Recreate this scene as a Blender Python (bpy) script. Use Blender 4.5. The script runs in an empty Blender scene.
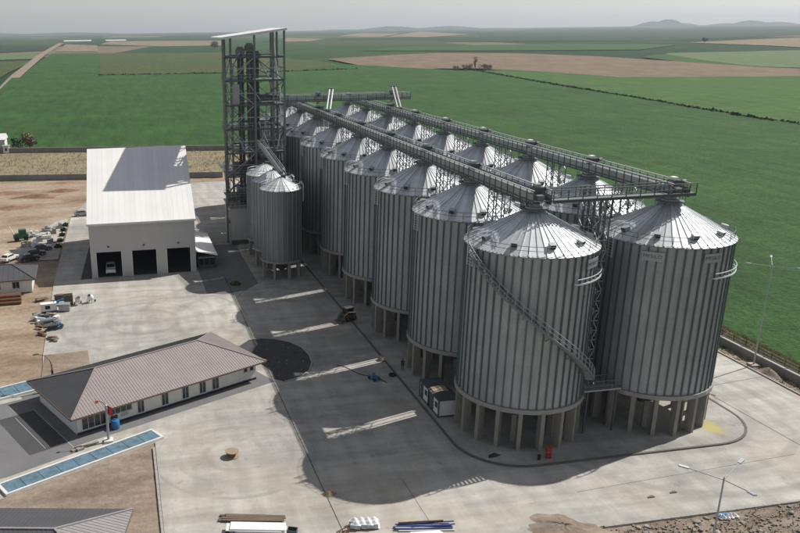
import bpy, bmesh, math, random
from mathutils import Vector, Matrix
R_ = math.radians
rnd = random.Random(7)
sc = bpy.context.scene
C = sc.collection

# ------------------------------------------------------------------ camera
CAM_H = 44.77
yaw, pitch, roll = R_(10.433), R_(18.203), R_(0.781)
fw = Vector((math.sin(yaw)*math.cos(pitch), math.cos(yaw)*math.cos(pitch), -math.sin(pitch)))
rt = Vector((math.cos(yaw), -math.sin(yaw), 0)); up = rt.cross(fw)
rt2 = rt*math.cos(roll)-up*math.sin(roll); up2 = rt*math.sin(roll)+up*math.cos(roll)
cd = bpy.data.cameras.new('camera'); cam = bpy.data.objects.new('camera', cd); C.objects.link(cam)
cd.sensor_width = 36; cd.lens = 804.63/800*36
cd.shift_x = (400-270.16)/800; cd.shift_y = (293.53-266.5)/800
cd.clip_start = 1; cd.clip_end = 60000
m = Matrix((rt2, up2, -fw)).transposed().to_4x4(); m.translation = (0, 0, CAM_H); cam.matrix_world = m
sc.camera = cam
# ------------------------------------------------------------------ sky, sun, exposure
SUN_EL = R_(47.0); sx, sy = 0.955, 0.296
SUN = Vector((sx*math.cos(SUN_EL), sy*math.cos(SUN_EL), math.sin(SUN_EL))).normalized()
w = bpy.data.worlds.new('World'); sc.world = w; w.use_nodes = True
nt = w.node_tree; bg = nt.nodes['Background']
sky = nt.nodes.new('ShaderNodeTexSky'); sky.sky_type = 'NISHITA'; sky.sun_disc = False
sky.sun_elevation = SUN_EL; sky.sun_rotation = math.atan2(sx, sy)
sky.air_density = 1.0; sky.dust_density = 1.5; sky.ozone_density = 1.0; sky.altitude = 1000
hs = nt.nodes.new('ShaderNodeHueSaturation'); hs.inputs['Saturation'].default_value = 0.30
nt.links.new(sky.outputs[0], hs.inputs['Color']); nt.links.new(hs.outputs[0], bg.inputs[0])
bg.inputs[1].default_value = 0.068
sd = bpy.data.lights.new('sun', 'SUN'); sd.energy = 3.6; sd.angle = R_(0.5); sd.color = (1, .95, .88)
so = bpy.data.objects.new('sun', sd); C.objects.link(so); so.rotation_euler = (-SUN).to_track_quat('-Z', 'Y').to_euler()
so.location = (80, 60, 120)
sc.view_settings.view_transform = 'Standard'; sc.view_settings.look = 'None'
sc.view_settings.exposure = 0.55; sc.view_settings.gamma = 1; sc.view_settings.use_curve_mapping = False
sc.cycles.max_bounces = 5; sc.cycles.diffuse_bounces = 3; sc.cycles.glossy_bounces = 3; sc.cycles.volume_bounces = 0

# ------------------------------------------------------------------ materials
MATS = {}
def pm(name, col, rough=.8, metal=0., var=.12, scale=1.5, fine=0., fscale=14., bump=0., bscale=8., bdist=.02, world=False, rnd_obj=0., spec=.4, stretch=None):
    """procedural material: base colour, blotchy noise, fine noise, bump"""
    if name in MATS: return MATS[name]
    m = bpy.data.materials.new(name); m.use_nodes = True; n = m.node_tree.nodes; l = m.node_tree.links
    b = n['Principled BSDF']; b.inputs['Roughness'].default_value = rough; b.inputs['Metallic'].default_value = metal
    b.inputs['Specular IOR Level'].default_value = spec
    if world: co = n.new('ShaderNodeNewGeometry').outputs['Position']
    else: co = n.new('ShaderNodeTexCoord').outputs['Object']
    if stretch:
        mp = n.new('ShaderNodeMapping'); mp.inputs['Scale'].default_value = stretch; l.new(co, mp.inputs[0]); co = mp.outputs[0]
    def noise(s, det=5):
        t = n.new('ShaderNodeTexNoise'); t.inputs['Scale'].default_value = s; t.inputs['Detail'].default_value = det
        l.new(co, t.inputs['Vector']); return t.outputs['Fac']
    def muladd(x, a, bb):
        q = n.new('ShaderNodeMath'); q.operation = 'MULTIPLY_ADD'; l.new(x, q.inputs[0]); q.inputs[1].default_value = a; q.inputs[2].default_value = bb; return q.outputs[0]
    def mul(x, y):
        q = n.new('ShaderNodeMath'); q.operation = 'MULTIPLY'; l.new(x, q.inputs[0]); l.new(y, q.inputs[1]); return q.outputs[0]
    f = muladd(noise(scale), 3*var, 1-1.5*var)
    if fine: f = mul(f, muladd(noise(fscale, 3), 3*fine, 1-1.5*fine))
    if rnd_obj:
        oi = n.new('ShaderNodeObjectInfo'); f = mul(f, muladd(oi.outputs['Random'], 2*rnd_obj, 1-rnd_obj))
    v = n.new('ShaderNodeVectorMath'); v.operation = 'SCALE'; v.inputs[0].default_value = col[:3]; l.new(f, v.inputs['Scale'])
    l.new(v.outputs[0], b.inputs['Base Color'])
    if bump:
        bp = n.new('ShaderNodeBump'); bp.inputs['Strength'].default_value = bump; bp.inputs['Distance'].default_value = bdist
        l.new(noise(bscale, 4), bp.inputs['Height']); l.new(bp.outputs[0], b.inputs['Normal'])
    MATS[name] = m; return m

class NB:
    """small node-building helper for the richer surface materials"""
    def __init__(s, name, rough=.85, metal=0., spec=.3):
        s.m = bpy.data.materials.new(name); s.m.use_nodes = True; s.n = s.m.node_tree.nodes; s.l = s.m.node_tree.links
        s.b = s.n['Principled BSDF']; s.b.inputs['Roughness'].default_value = rough; s.b.inputs['Metallic'].default_value = metal; s.b.inputs['Specular IOR Level'].default_value = spec
        s.pos = s.n.new('ShaderNodeNewGeometry').outputs['Position']; s.obj = s.n.new('ShaderNodeTexCoord').outputs['Object']
    def mp(s, co, scale=(1,1,1), loc=(0,0,0), rot=(0,0,0)):
        q = s.n.new('ShaderNodeMapping'); q.inputs['Scale'].default_value = scale; q.inputs['Location'].default_value = loc; q.inputs['Rotation'].default_value = rot
        s.l.new(co, q.inputs[0]); return q.outputs[0]
    def noise(s, co, scale, det=5, rough=.55):
        t = s.n.new('ShaderNodeTexNoise'); t.inputs['Scale'].default_value = scale; t.inputs['Detail'].default_value = det; t.inputs['Roughness'].default_value = rough
        s.l.new(co, t.inputs['Vector']); return t.outputs['Fac']
    def math(s, op, a, b=None, c=None):
        q = s.n.new('ShaderNodeMath'); q.operation = op
        for i, x in enumerate((a, b, c)):
            if x is None: continue
            if isinstance(x, (int, float)): q.inputs[i].default_value = x
            else: s.l.new(x, q.inputs[i])
        return q.outputs[0]
    def ramp(s, fac, stops, interp='LINEAR'):
        q = s.n.new('ShaderNodeValToRGB'); e = q.color_ramp.elements; q.color_ramp.interpolation = interp
        while len(e) < len(stops): e.new(.5)
        for i, (p, c) in enumerate(stops):
            e[i].position = p; e[i].color = (c, c, c, 1) if isinstance(c, (int, float)) else (*c, 1)
        s.l.new(fac, q.inputs[0]); return q.outputs[0]
    def mix(s, fac, a, b, mode='MIX'):
        q = s.n.new('ShaderNodeMix'); q.data_type = 'RGBA'; q.blend_type = mode
        for i, x in ((0, fac), (6, a), (7, b)):
            if isinstance(x, (int, float)): q.inputs[i].default_value = x
            elif isinstance(x, tuple): q.inputs[i].default_value = (*x, 1)
            else: s.l.new(x, q.inputs[i])
        return q.outputs[2]
    def scale(s, col, f):
        q = s.n.new('ShaderNodeVectorMath'); q.operation = 'SCALE'
        if isinstance(col, tuple): q.inputs[0].default_value = col
        else: s.l.new(col, q.inputs[0])
        if isinstance(f, (int, float)): q.inputs['Scale'].default_value = f
        else: s.l.new(f, q.inputs['Scale'])
        return q.outputs[0]
    def bump(s, h, strength=.4, dist=.05):
        q = s.n.new('ShaderNodeBump'); q.inputs['Strength'].default_value = strength; q.inputs['Distance'].default_value = dist
        s.l.new(h, q.inputs['Height']); s.l.new(q.outputs[0], s.b.inputs['Normal'])
    def out(s, col):
        s.l.new(col, s.b.inputs['Base Color']); return s.m
def rot2(x, y, a): return x*math.cos(a)-y*math.sin(a), x*math.sin(a)+y*math.cos(a)

def concrete_mat(name, base, stain=.5, tyre=1., dust=None):
    k = NB(name, .88)
    f = k.math('MULTIPLY', k.ramp(k.noise(k.pos, .045, 6, .6), [(.3, .76), (.7, 1.1)]), k.ramp(k.noise(k.pos, .38, 7, .7), [(.25, .76), (.75, 1.12)]))
    f = k.math('MULTIPLY', f, k.ramp(k.noise(k.mp(k.pos, (1,1,1), (9,4,0)), .9, 4, .5), [(.62, 1.), (.74, .80)]))
    f = k.math('MULTIPLY', f, k.ramp(k.noise(k.pos, 5., 3), [(.2, .94), (.8, 1.05)]))
    # traffic film, dragged along the driving direction
    for sc_, lo, th in (((.035, .35, 1), .80, .52), ((.4, .05, 1), .84, .54)):
        f = k.math('MULTIPLY', f, k.ramp(k.noise(k.mp(k.pos, sc_), 1., 5, .6), [(th-.12, lo), (th+.06, 1.)]))
    col = k.scale(base, f)
    if tyre:
        for (cx, cy, r0, r1, sc_, ph) in ((2, 124, 5., 17., .085, 0.), (10.3, 78.6, 1.5, 9., .11, 2.), (62, 79, 10., 22., .07, 1.), (22, 122, 8., 22., .05, .5)):
            p = k.mp(k.pos, (1, 1, 0), (-cx, -cy, 0))
            wv = k.n.new('ShaderNodeTexWave'); wv.wave_type = 'RINGS'; wv.rings_direction = 'Z'; wv.inputs['Scale'].default_value = sc_
            wv.inputs['Distortion'].default_value = 2.5; wv.inputs['Detail'].default_value = 2; wv.inputs['Detail Scale'].default_value = .12; wv.inputs['Phase Offset'].default_value = ph
            k.l.new(p, wv.inputs['Vector'])
            ln = k.n.new('ShaderNodeVectorMath'); ln.operation = 'LENGTH'; k.l.new(p, ln.inputs[0])
            inr = k.math('MULTIPLY', k.math('GREATER_THAN', ln.outputs['Value'], r0), k.math('LESS_THAN', ln.outputs['Value'], r1))
            msk = k.math('MULTIPLY', k.ramp(wv.outputs['Fac'], [(.72, 0.), (.95, 1.)]), k.ramp(k.noise(k.pos, .13, 4), [(.40, 0.), (.56, 1.)]))
            col = k.mix(k.math('MULTIPLY', k.math('MULTIPLY', msk, inr), .48*tyre), col, tuple(c*.45 for c in base))
    # sandy film blown over the slab
    col = k.mix(k.math('MULTIPLY', k.ramp(k.noise(k.mp(k.pos, (1, 1, 1), (31, 7, 0)), .06, 5, .6), [(.5, 0.), (.72, 1.)]), stain), col, (.40, .34, .26))
    if dust:
        dx, dy, dr = dust; ln = k.n.new('ShaderNodeVectorMath'); ln.operation = 'LENGTH'; k.l.new(k.mp(k.pos, (1, .62, 0), (-dx, -dy*.62, 0)), ln.inputs[0])
        mk = k.math('ADD', k.math('DIVIDE', ln.outputs['Value'], dr), k.math('MULTIPLY_ADD', k.noise(k.pos, 1.3, 6, .7), 1.4, -.7))
        col = k.mix(k.math('MULTIPLY', k.ramp(mk, [(.45, 1.), (1.05, 0.)]), .8), col, (.43, .37, .12))
    k.bump(k.noise(k.pos, 3., 5), .2, .02)
    return k.out(col)
M_conc = concrete_mat('concrete_yard', (.50, .482, .447))
M_plinth = concrete_mat('concrete_plinth', (.45, .44, .41), .25, .4, (65.3, 73.4, 1.5))
def dirt_mat(name, a, b, c, s=.08):
    k = NB(name, .95, spec=.15)
    n1 = k.noise(k.mp(k.pos, (.6, 1.3, 1)), s, 7, .6)
    col = k.ramp(n1, [(.3, a), (.5, b), (.68, c)])
    col = k.scale(col, k.math('MULTIPLY', k.math('MULTIPLY', k.ramp(k.noise(k.pos, .9, 7, .75), [(.25, .66), (.75, 1.24)]), k.ramp(k.noise(k.mp(k.pos, (.25, 1.2, 1), rot=(0,0,.15)), .25, 6, .7), [(.3, .78), (.7, 1.14)])), k.ramp(k.noise(k.pos, 6., 3), [(.2, .9), (.8, 1.08)])))
    k.bump(k.noise(k.pos, 1.6, 6, .7), .7, .12)
    return k.out(col)
M_dirt = dirt_mat('bare_earth', (.20, .135, .095), (.33, .255, .185), (.40, .335, .26))
M_sand = dirt_mat('sandy_earth', (.19, .150, .118), (.27, .215, .172), (.33, .275, .225), .2)
M_dry = dirt_mat('dry_grass_ground', (.20, .155, .11), (.27, .225, .15), (.22, .20, .115), .12)
M_rubble = dirt_mat('rubble_ground', (.16, .125, .10), (.24, .19, .15), (.33, .28, .235), .4)
def crop_mat(name, a, b, rowdir=(1., .12, 1), streak=.2, s=.02):
    k = NB(name, .9, spec=.2)
    n1 = k.noise(k.pos, s, 7, .62); col = k.ramp(n1, [(.32, a), (.68, b)])
    st = k.math('MULTIPLY', k.ramp(k.noise(k.mp(k.pos, rowdir), streak, 5, .65), [(.3, .74), (.7, 1.2)]), k.ramp(k.noise(k.mp(k.pos, (1,1,1), rot=(0,0,.5)), .09, 6, .7), [(.3, .80), (.7, 1.18)]))
    fi = k.ramp(k.noise(k.pos, 1.3, 5, .75), [(.3, .5), (.7, 1.45)])
    col = k.scale(col, k.math('MULTIPLY', st, fi))
    k.bump(k.noise(k.pos, 1.4, 4, .7), 1., .5)
    return k.out(col)
M_crop = crop_mat('wheat_crop', (.025, .074, .017), (.041, .106, .022))
M_crop2 = crop_mat('bright_crop', (.044, .106, .020), (.062, .136, .025))
M_crop3 = crop_mat('olive_crop', (.052, .076, .023), (.074, .096, .029))
M_crop4 = crop_mat('pale_crop', (.095, .148, .062), (.12, .172, .075))
M_crop5 = crop_mat('dark_crop', (.016, .042, .020), (.024, .054, .024))
M_brown = crop_mat('ploughed_soil', (.165, .122, .084), (.215, .16, .112), (1., .15, 1), .08)
M_tan = crop_mat('stubble', (.19, .155, .10), (.245, .20, .135), (1., .15, 1), .08)
def patch_mat():
    k = NB('far_patchwork', .95, spec=.1)
    v = k.n.new('ShaderNodeTexVoronoi'); v.inputs['Scale'].default_value = .0022; v.distance = 'CHEBYCHEV'
    k.l.new(k.mp(k.pos, (1, .45, 0), rot=(0, 0, .35)), v.inputs['Vector'])
    sp = k.n.new('ShaderNodeSeparateColor'); k.l.new(v.outputs['Color'], sp.inputs[0])
    col = k.ramp(sp.outputs[0], [(0, (.020, .050, .020)), (.3, (.032, .070, .024)), (.5, (.022, .052, .022)), (.68, (.050, .076, .030)), (.82, (.025, .060, .022)), (.9, (.16, .13, .09)), (.96, (.055, .085, .042))], 'CONSTANT')
    col = k.scale(col, k.ramp(k.noise(k.pos, .01, 5), [(.3, .8), (.7, 1.2)]))
    return k.out(col)
M_patch = patch_mat()
def silo_wall_mat(name, base, npan):
    k = NB(name, .5, .5, .4)
    sp = k.n.new('ShaderNodeSeparateXYZ'); k.l.new(k.obj, sp.inputs[0])
    an = k.math('FLOOR', k.math('MULTIPLY', k.math('ARCTAN2', sp.outputs[1], sp.outputs[0]), npan/(4*math.pi)))
    rg = k.math('FLOOR', k.math('MULTIPLY', sp.outputs[2], .875))
    cb = k.n.new('ShaderNodeCombineXYZ'); k.l.new(an, cb.inputs[0]); k.l.new(rg, cb.inputs[1])
    oi = k.n.new('ShaderNodeObjectInfo'); k.l.new(oi.outputs['Random'], cb.inputs[2])
    wn = k.n.new('ShaderNodeTexWhiteNoise'); wn.noise_dimensions = '3D'; k.l.new(cb.outputs[0], wn.inputs['Vector'])
    f = k.math('MULTIPLY_ADD', wn.outputs['Value'], .07, .965)
    f = k.math('MULTIPLY', f, k.ramp(k.noise(k.mp(k.obj, (1.6, 1.6, .12)), 1.4, 5, .6), [(.3, .9), (.7, 1.06)]))
    f = k.math('MULTIPLY', f, k.ramp(k.noise(k.obj, .25, 4), [(.3, .9), (.7, 1.06)]))
    wv = k.n.new('ShaderNodeTexWave'); wv.bands_direction = 'Z'; wv.inputs['Scale'].default_value = 1.55; wv.inputs['Distortion'].default_value = 0
    k.l.new(k.obj, wv.inputs['Vector']); k.bump(wv.outputs['Fac'], .35, .03)
    k.l.new(k.ramp(k.noise(k.obj, 3., 4), [(.3, .42), (.7, .6)]), k.b.inputs['Roughness'])
    return k.out(k.scale(base, f))
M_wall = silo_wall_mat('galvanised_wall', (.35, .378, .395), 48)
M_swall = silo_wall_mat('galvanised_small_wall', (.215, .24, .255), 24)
M_roof = pm('galvanised_roof', (.62, .645, .67), .42, .35, .14, .6, .08, 6., rnd_obj=.2, spec=.5)
M_stiff_shade = pm('shaded_stiffener_steel', (.105, .135, .145), .55, .4, .12, .8, rnd_obj=.1)  # stiffeners share the wall's zinc; their shadow lines are put into this colour
M_steel = pm('galvanised_steel', (.36, .38, .40), .5, .5, .12, 1.2)
M_dsteel = pm('dark_steel', (.095, .105, .11), .6, .3, .15, 1.2)
M_gant = pm('gantry_steel', (.17, .195, .19), .6, .35, .15, .7)
M_sidep = pm('gantry_side_sheet', (.30, .335, .325), .6, .3, .12, .5, rnd_obj=.16)
M_zinc = pm('bright_zinc', (.62, .64, .65), .45, .5, .08, 1.)
M_leg = pm('cast_concrete', (.255, .245, .215), .9, 0, .14, .9, .06, 7., .3, 5.)
M_ring = pm('ring_beam_concrete', (.29, .285, .27), .9, 0, .12, .7, .05, 6.)
M_kerb = pm('kerb_concrete', (.33, .32, .30), .9, 0, .16, .8)
M_dark = pm('shadowed_interior', (.05, .05, .05), .9)
M_black = pm('black_rubber', (.025, .025, .026), .8)
M_white = pm('white_paint', (.74, .74, .73), .55, 0, .05, 1.2)
M_panel = pm('sandwich_panel', (.47, .465, .465), .5, .1, .04, .4, rnd_obj=.02)
M_proof = pm('white_sheet_roof', (.74, .735, .725), .5, .1, .05, .25, rnd_obj=.03)
M_plaster = pm('white_plaster', (.66, .66, .64), .85, 0, .07, .6)
M_glass = pm('dark_glass', (.02, .03, .035), .12, 0, .1, 1., spec=.6)
M_trim = pm('window_trim', (.62, .62, .60), .6)
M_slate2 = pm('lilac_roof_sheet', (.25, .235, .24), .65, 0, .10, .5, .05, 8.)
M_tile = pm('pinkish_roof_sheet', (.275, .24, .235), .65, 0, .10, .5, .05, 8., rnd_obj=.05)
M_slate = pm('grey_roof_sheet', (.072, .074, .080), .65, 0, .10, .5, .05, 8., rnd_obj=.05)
M_blue = pm('blue_deck', (.10, .17, .225), .8, 0, .42, 1.4, .14, 6., rnd_obj=.05)
M_bluebin = pm('blue_plastic', (.03, .16, .40), .45)
M_red = pm('red_paint', (.42, .03, .025), .5)
M_yellow = pm('yellow_paint', (.16, .115, .04), .55)
M_green = pm('green_paint', (.03, .12, .06), .5)
M_wood = pm('raw_timber', (.30, .235, .165), .85, 0, .18, 2.)
M_dwood = pm('weathered_timber', (.15, .115, .085), .9, 0, .2, 2.)
M_rust = pm('rusty_steel', (.16, .085, .05), .85, .1, .25, 1.5)
M_asph = pm('asphalt', (.062, .063, .066), .9, 0, .22, .25, .1, 5., .3, 6., world=True)
M_asph2 = pm('grey_paving', (.15, .15, .155), .9, 0, .2, .3, .1, 5., .3, 6., world=True)
M_soil_shade = pm('dark_soil_and_shade', (.062, .063, .068), .95, 0, .25, .8, .1, 6., .5, 5., world=True)
M_stone = pm('broken_stone', (.30, .27, .235), .95, 0, .2, 2., rnd_obj=.25)
M_tarp = pm('white_wrap', (.70, .71, .72), .4, 0, .08, 3.)
M_skin = pm('skin', (.38, .24, .17), .6)
M_cloth = pm('dark_clothing', (.045, .04, .05), .9)
M_leaf = pm('leaf_green', (.05, .10, .03), .7, 0, .25, 1.5, rnd_obj=.1)
M_dgrass = pm('dry_grass', (.29, .265, .155), .85, 0, .25, .5)
M_hedge = pm('hedge_green', (.030, .056, .024), .8, 0, .3, .3)
M_bark = pm('bark', (.12, .085, .06), .95)
M_brush = pm('dry_brush', (.20, .155, .10), .9, 0, .2, 1.)
M_car_dark = pm('dark_car_paint', (.035, .04, .05), .25, .2, .05, 1., spec=.6)
M_car_grey = pm('silver_car_paint', (.34, .35, .37), .3, .5, .05, 1., spec=.6)
M_car_white = pm('white_car_paint', (.70, .70, .69), .3, 0, .05, 1., spec=.6)
M_lamp = pm('lamp_lens', (.75, .75, .70), .3)
M_cable = pm('blue_plastic_pipe', (.045, .075, .22), .4)

# ------------------------------------------------------------------ mesh helpers
class MB:
    def __init__(s): s.v = []; s.f = []
    def add(s, vs, fs):
        o = len(s.v); s.v += [tuple(v) for v in vs]; s.f += [tuple(i+o for i in f) for f in fs]; return s
    def box(s, c, d, rz=0.):
        hx, hy, hz = d[0]/2, d[1]/2, d[2]/2; vs = []
        for z in (-hz, hz):
            for x, y in ((-hx,-hy),(hx,-hy),(hx,hy),(-hx,hy)):
                X, Y = rot2(x, y, rz); vs.append((c[0]+X, c[1]+Y, c[2]+z))
        return s.add(vs, [(3,2,1,0),(4,5,6,7),(0,1,5,4),(1,2,6,5),(2,3,7,6),(3,0,4,7)])
    def b2(s, x0, x1, y0, y1, z0, z1): return s.box(((x0+x1)/2,(y0+y1)/2,(z0+z1)/2), (abs(x1-x0),abs(y1-y0),abs(z1-z0)))
    def bar(s, a, b, w, h=None):
        h = h or w; a = Vector(a); b = Vector(b); d = (b-a).normalized()
        u = Vector((0,0,1)) if abs(d.z) < .95 else Vector((0,1,0))
        r = d.cross(u).normalized(); t = r.cross(d).normalized(); vs = []
        for p in (a, b):
            for i, j in ((-1,-1),(1,-1),(1,1),(-1,1)): vs.append(p + r*(i*w/2) + t*(j*h/2))
        return s.add(vs, [(0,1,2,3),(7,6,5,4),(4,5,1,0),(5,6,2,1),(6,7,3,2),(7,4,0,3)])
    def tube(s, pts, r, n=8, cap=True):
        pts = [Vector(p) for p in pts]; rs = r if isinstance(r, (list, tuple)) else [r]*len(pts); vs = []; fs = []
        for i, p in enumerate(pts):
            d = (pts[min(i+1,len(pts)-1)]-pts[max(i-1,0)]).normalized()
            u = Vector((0,0,1)) if abs(d.z) < .9 else Vector((0,1,0)); a = d.cross(u).normalized(); b = a.cross(d)
            for k in range(n): t = 2*math.pi*k/n; vs.append(p+(a*math.cos(t)+b*math.sin(t))*rs[i])
        for i in range(len(pts)-1):
            for k in range(n): q = (k+1) % n; fs.append((i*n+k, i*n+q, (i+1)*n+q, (i+1)*n+k))
        if cap: fs.append(tuple(range(n-1,-1,-1))); e = (len(pts)-1)*n; fs.append(tuple(range(e, e+n)))
        return s.add(vs, fs)
    def lathe(s, prof, n=32, c=(0,0), cap0=False, cap1=False):
        vs = []; fs = []
        for r, z in prof:
            for k in range(n): t = 2*math.pi*k/n; vs.append((c[0]+r*math.cos(t), c[1]+r*math.sin(t), z))
        for i in range(len(prof)-1):
            for k in range(n): q = (k+1) % n; fs.append((i*n+k, i*n+q, (i+1)*n+q, (i+1)*n+k))
        if cap0: fs.append(tuple(range(n-1,-1,-1)))
        if cap1: e = (len(prof)-1)*n; fs.append(tuple(range(e, e+n)))
        return s.add(vs, fs)
    def prism(s, poly, z0, z1):
        n = len(poly); vs = [(x,y,z0) for x,y in poly]+[(x,y,z1) for x,y in poly]
        fs = [tuple(range(n-1,-1,-1)), tuple(range(n,2*n))]+[(i,(i+1)%n,n+(i+1)%n,n+i) for i in range(n)]
        return s.add(vs, fs)
    def sheet(s, poly, z): return s.add([(x,y,z) for x,y in poly], [tuple(range(len(poly)))])
    def mesh(s, name, mat, smooth=None):
        me = bpy.data.meshes.new(name); me.from_pydata(s.v, [], s.f); me.validate(); me.update()
        if mat: me.materials.append(mat)
        if smooth:
            me.polygons.foreach_set('use_smooth', [True]*len(me.polygons)); me.set_sharp_from_angle(angle=R_(smooth))
        return me
    def build(s, name, mat, parent=None, smooth=None, loc=None):
        o = bpy.data.objects.new(name, s.mesh(name, mat, smooth)); C.objects.link(o)
        if parent: o.parent = parent
        if loc: o.location = loc
        return o
def ccw(poly):
    a = sum(poly[i][0]*poly[(i+1)%len(poly)][1]-poly[(i+1)%len(poly)][0]*poly[i][1] for i in range(len(poly)))
    return poly if a > 0 else poly[::-1]
def place(name, me, parent=None, loc=(0,0,0), rz=0., sc_=None):
    o = bpy.data.objects.new(name, me); C.objects.link(o); o.parent = parent; o.location = loc; o.rotation_euler = (0,0,rz)
    if sc_: o.scale = sc_
    return o
def tag(o, label, cat, group=None):
    o['label'] = label; o['category'] = cat
    if group: o['group'] = group
    return o
def thing(name, label, cat, loc=(0,0,0), rz=0., group=None):
    o = bpy.data.objects.new(name, None); C.objects.link(o); o.location = loc; o.rotation_euler = (0,0,rz); o.empty_display_size = .3
    return tag(o, label, cat, group)
def struct(o): o['kind'] = 'structure'; return o
def stuff(o, label=None, cat=None):
    o['kind'] = 'stuff'
    if label: o['label'] = label; o['category'] = cat
    return o
def copy_tree(o, parent=None):
    c = o.copy(); C.objects.link(c); c.parent = parent
    for ch in o.children: copy_tree(ch, c)
    return c
ORD = ['nearest', 'second', 'third', 'fourth', 'fifth', 'sixth', 'seventh', 'eighth', 'ninth', 'tenth']

# ------------------------------------------------------------------ ground and fields
def land_sheet(name, poly, z, mat): return struct(MB().sheet(ccw(poly), z).build(name, mat))
S = 16000
land_sheet('farmland_ground', [(-S,-S),(S,-S),(S,S),(-S,S)], -2.4, M_patch)
# the near wheat field, one sheet round the yard
land_sheet('wheat_field', [(-85,300),(-400,300),(-400,-300),(300,-300),(312,312),(314,366),(329,472),(357,619),(379,822),(345,905),(297,1060),(186,905),(116,900),(-15,917),(-105,905),(-93,700)], -.35, M_crop)
FIELDS = [
 ('olive_crop_field', [(-15,900),(116,880),(186,880),(268,920),(297,1128),(227,1753),(-26,1855)], M_crop3, -1.0),
 ('crop_field', [(-100,880),(-15,880),(-26,1855),(-132,1932)], M_crop, -1.1),
 ('stubble_field', [(-138,2130),(-33,2048),(-49,2952),(-171,3316)], M_tan, -1.4),
 ('stubble_field', [(-42,3172),(144,2563),(331,2555),(469,3612),(-6,4085)], M_tan, -1.4),
 ('ploughed_field', [(328,1261),(457,1369),(586,1444),(687,1335),(715,1139),(697,934),(677,777),(696,708),(618,627),(508,651),(448,678),(432,793),(403,879),(366,898),(310,875),(307,1017)], M_brown, -.6),
 ('bright_crop_field', [(380,850),(425,840),(450,770),(510,700),(625,670),(900,620),(900,-100),(304,-100),(312,312),(312,366),(328,472),(356,619)], M_crop2, -.7),
 ('pale_crop_field', [(887,1221),(1021,1222),(1200,1229),(720,730),(688,775),(700,880),(745,1040)], M_crop4, -.85),
 ('dark_crop_field', [(829,1171),(844,1160),(757,975),(700,834),(694,756),(680,780),(692,916),(745,1080)], M_crop, -.8),
 ('stubble_field', [(1422,1884),(1714,2058),(2262,2326),(1245,1275),(1331,1512)], M_tan, -1.3),
 ('stubble_field', [(1309,4819),(1371,4201),(2107,5982),(2173,7227)], M_tan, -1.6),
 ('stubble_field', [(1476,4383),(1426,3703),(2130,4789),(3095,8183)], M_tan, -1.6),
 ('stubble_field', [(623,3051),(729,3065),(958,3736),(863,4202)], M_tan, -1.5),
 ('crop_field', [(515,1710),(712,1549),(973,1421),(1273,1714),(1152,2023),(708,2007)], M_crop, -1.3),
 ('dark_crop_field', [(1142,2490),(1580,2129),(2842,2925),(4959,5112),(4781,7018),(2151,4696)], M_crop5, -1.5),
 ('olive_crop_field', [(-109,716),(-124,1035),(-129,1465),(-211,1417),(-300,760)], M_crop3, -1.0),
 ('pale_crop_field', [(-226,1523),(-133,1576),(-150,2038),(-277,1870)], M_crop4, -1.2),
 ('dark_crop_field', [(-304,2058),(-159,2259),(-196,3104),(-547,3733)], M_crop5, -1.3)]
for nm, poly, mt, z in FIELDS: land_sheet(nm, poly, z, mt)
# country road running off to the left
rd = [(-80,560),(-89,685),(-100,860),(-106,960),(-140,1700),(-168,2450),(-205,3600)]
struct(MB().sheet(ccw([(x-4-.002*y,y) for x,y in rd]+[(x+4+.002*y,y) for x,y in rd[::-1]]), -.5).build('country_road', M_sand))
# low far hills on the horizon
def hill(cx, cy, L, W, H, seed):
    q = MB(); n = 26; k = 7; rr = random.Random(seed)
    hs_ = [max(0., max(0., math.sin(math.pi*i/n))**1.5*(.75+.35*math.sin(i*.9+seed)+.1*rr.random())) for i in range(n+1)]
    vs = [(cx+(i/n-.5)*L, cy+(j/k-.5)*W, -2.2+H*hs_[i]*math.sin(math.pi*j/k)) for i in range(n+1) for j in range(k+1)]
    q.add(vs, [(i*(k+1)+j, (i+1)*(k+1)+j, (i+1)*(k+1)+j+1, i*(k+1)+j+1) for i in range(n) for j in range(k)])
    struct(q.build('hill', M_crop5, smooth=60))
hill(9050, 12650, 1150, 900, 102, 1); hill(10100, 11900, 1900, 900, 66, 3); hill(-2500, 14500, 7000, 1200, 56, 2); hill(5200, 14000, 4200, 1200, 60, 5)

# earth inside the walls: gently uneven sheet
def uneven(name, x0, x1, y0, y1, z, amp, step, mat, seed, inside=None):
    rr = random.Random(seed); nx = int((x1-x0)/step); ny = int((y1-y0)/step)
    vs = [(x0+(x1-x0)*i/nx, y0+(y1-y0)*j/ny, z+amp*(rr.random()*2-1)) for i in range(nx+1) for j in range(ny+1)]
    fs = [(i*(ny+1)+j, (i+1)*(ny+1)+j, (i+1)*(ny+1)+j+1, i*(ny+1)+j+1) for i in range(nx) for j in range(ny)]
    return struct(MB().add(vs, fs).build(name, mat, smooth=80))
uneven('earth_lot', -90, 85.2, -20, 262, -.12, .05, 1.6, M_dirt, 3)
uneven('dry_grass_strip', -110, 85.2, 262, 330, -.13, .05, 2.2, M_dry, 4)
uneven('sand_lot', -24, 1.55, 56, 84, -.045, .03, .8, M_sand, 5)
uneven('rubble_strip', 42, 84.6, 45, 58.05, -.05, .05, .7, M_rubble, 6)
uneven('verge', 85.4, 89.8, 20, 330, -.12, .05, 1., M_dry, 8)

yard_poly = [(1.6,20),(36,20),(38.2,57.0),(42,58.2),(82.1,58.2),(82.1,248),(-9,246),(-9.5,228),(-13.2,206),(-13.8,150),(-13,113),(-12.4,104.6),(-18,101.5),(-19,96),(-17,78),(-14.6,74.4),(1.7,83.2)]
yard = struct(MB().prism(ccw(yard_poly), -.35, 0.).build('concrete_yard', M_conc))
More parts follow.
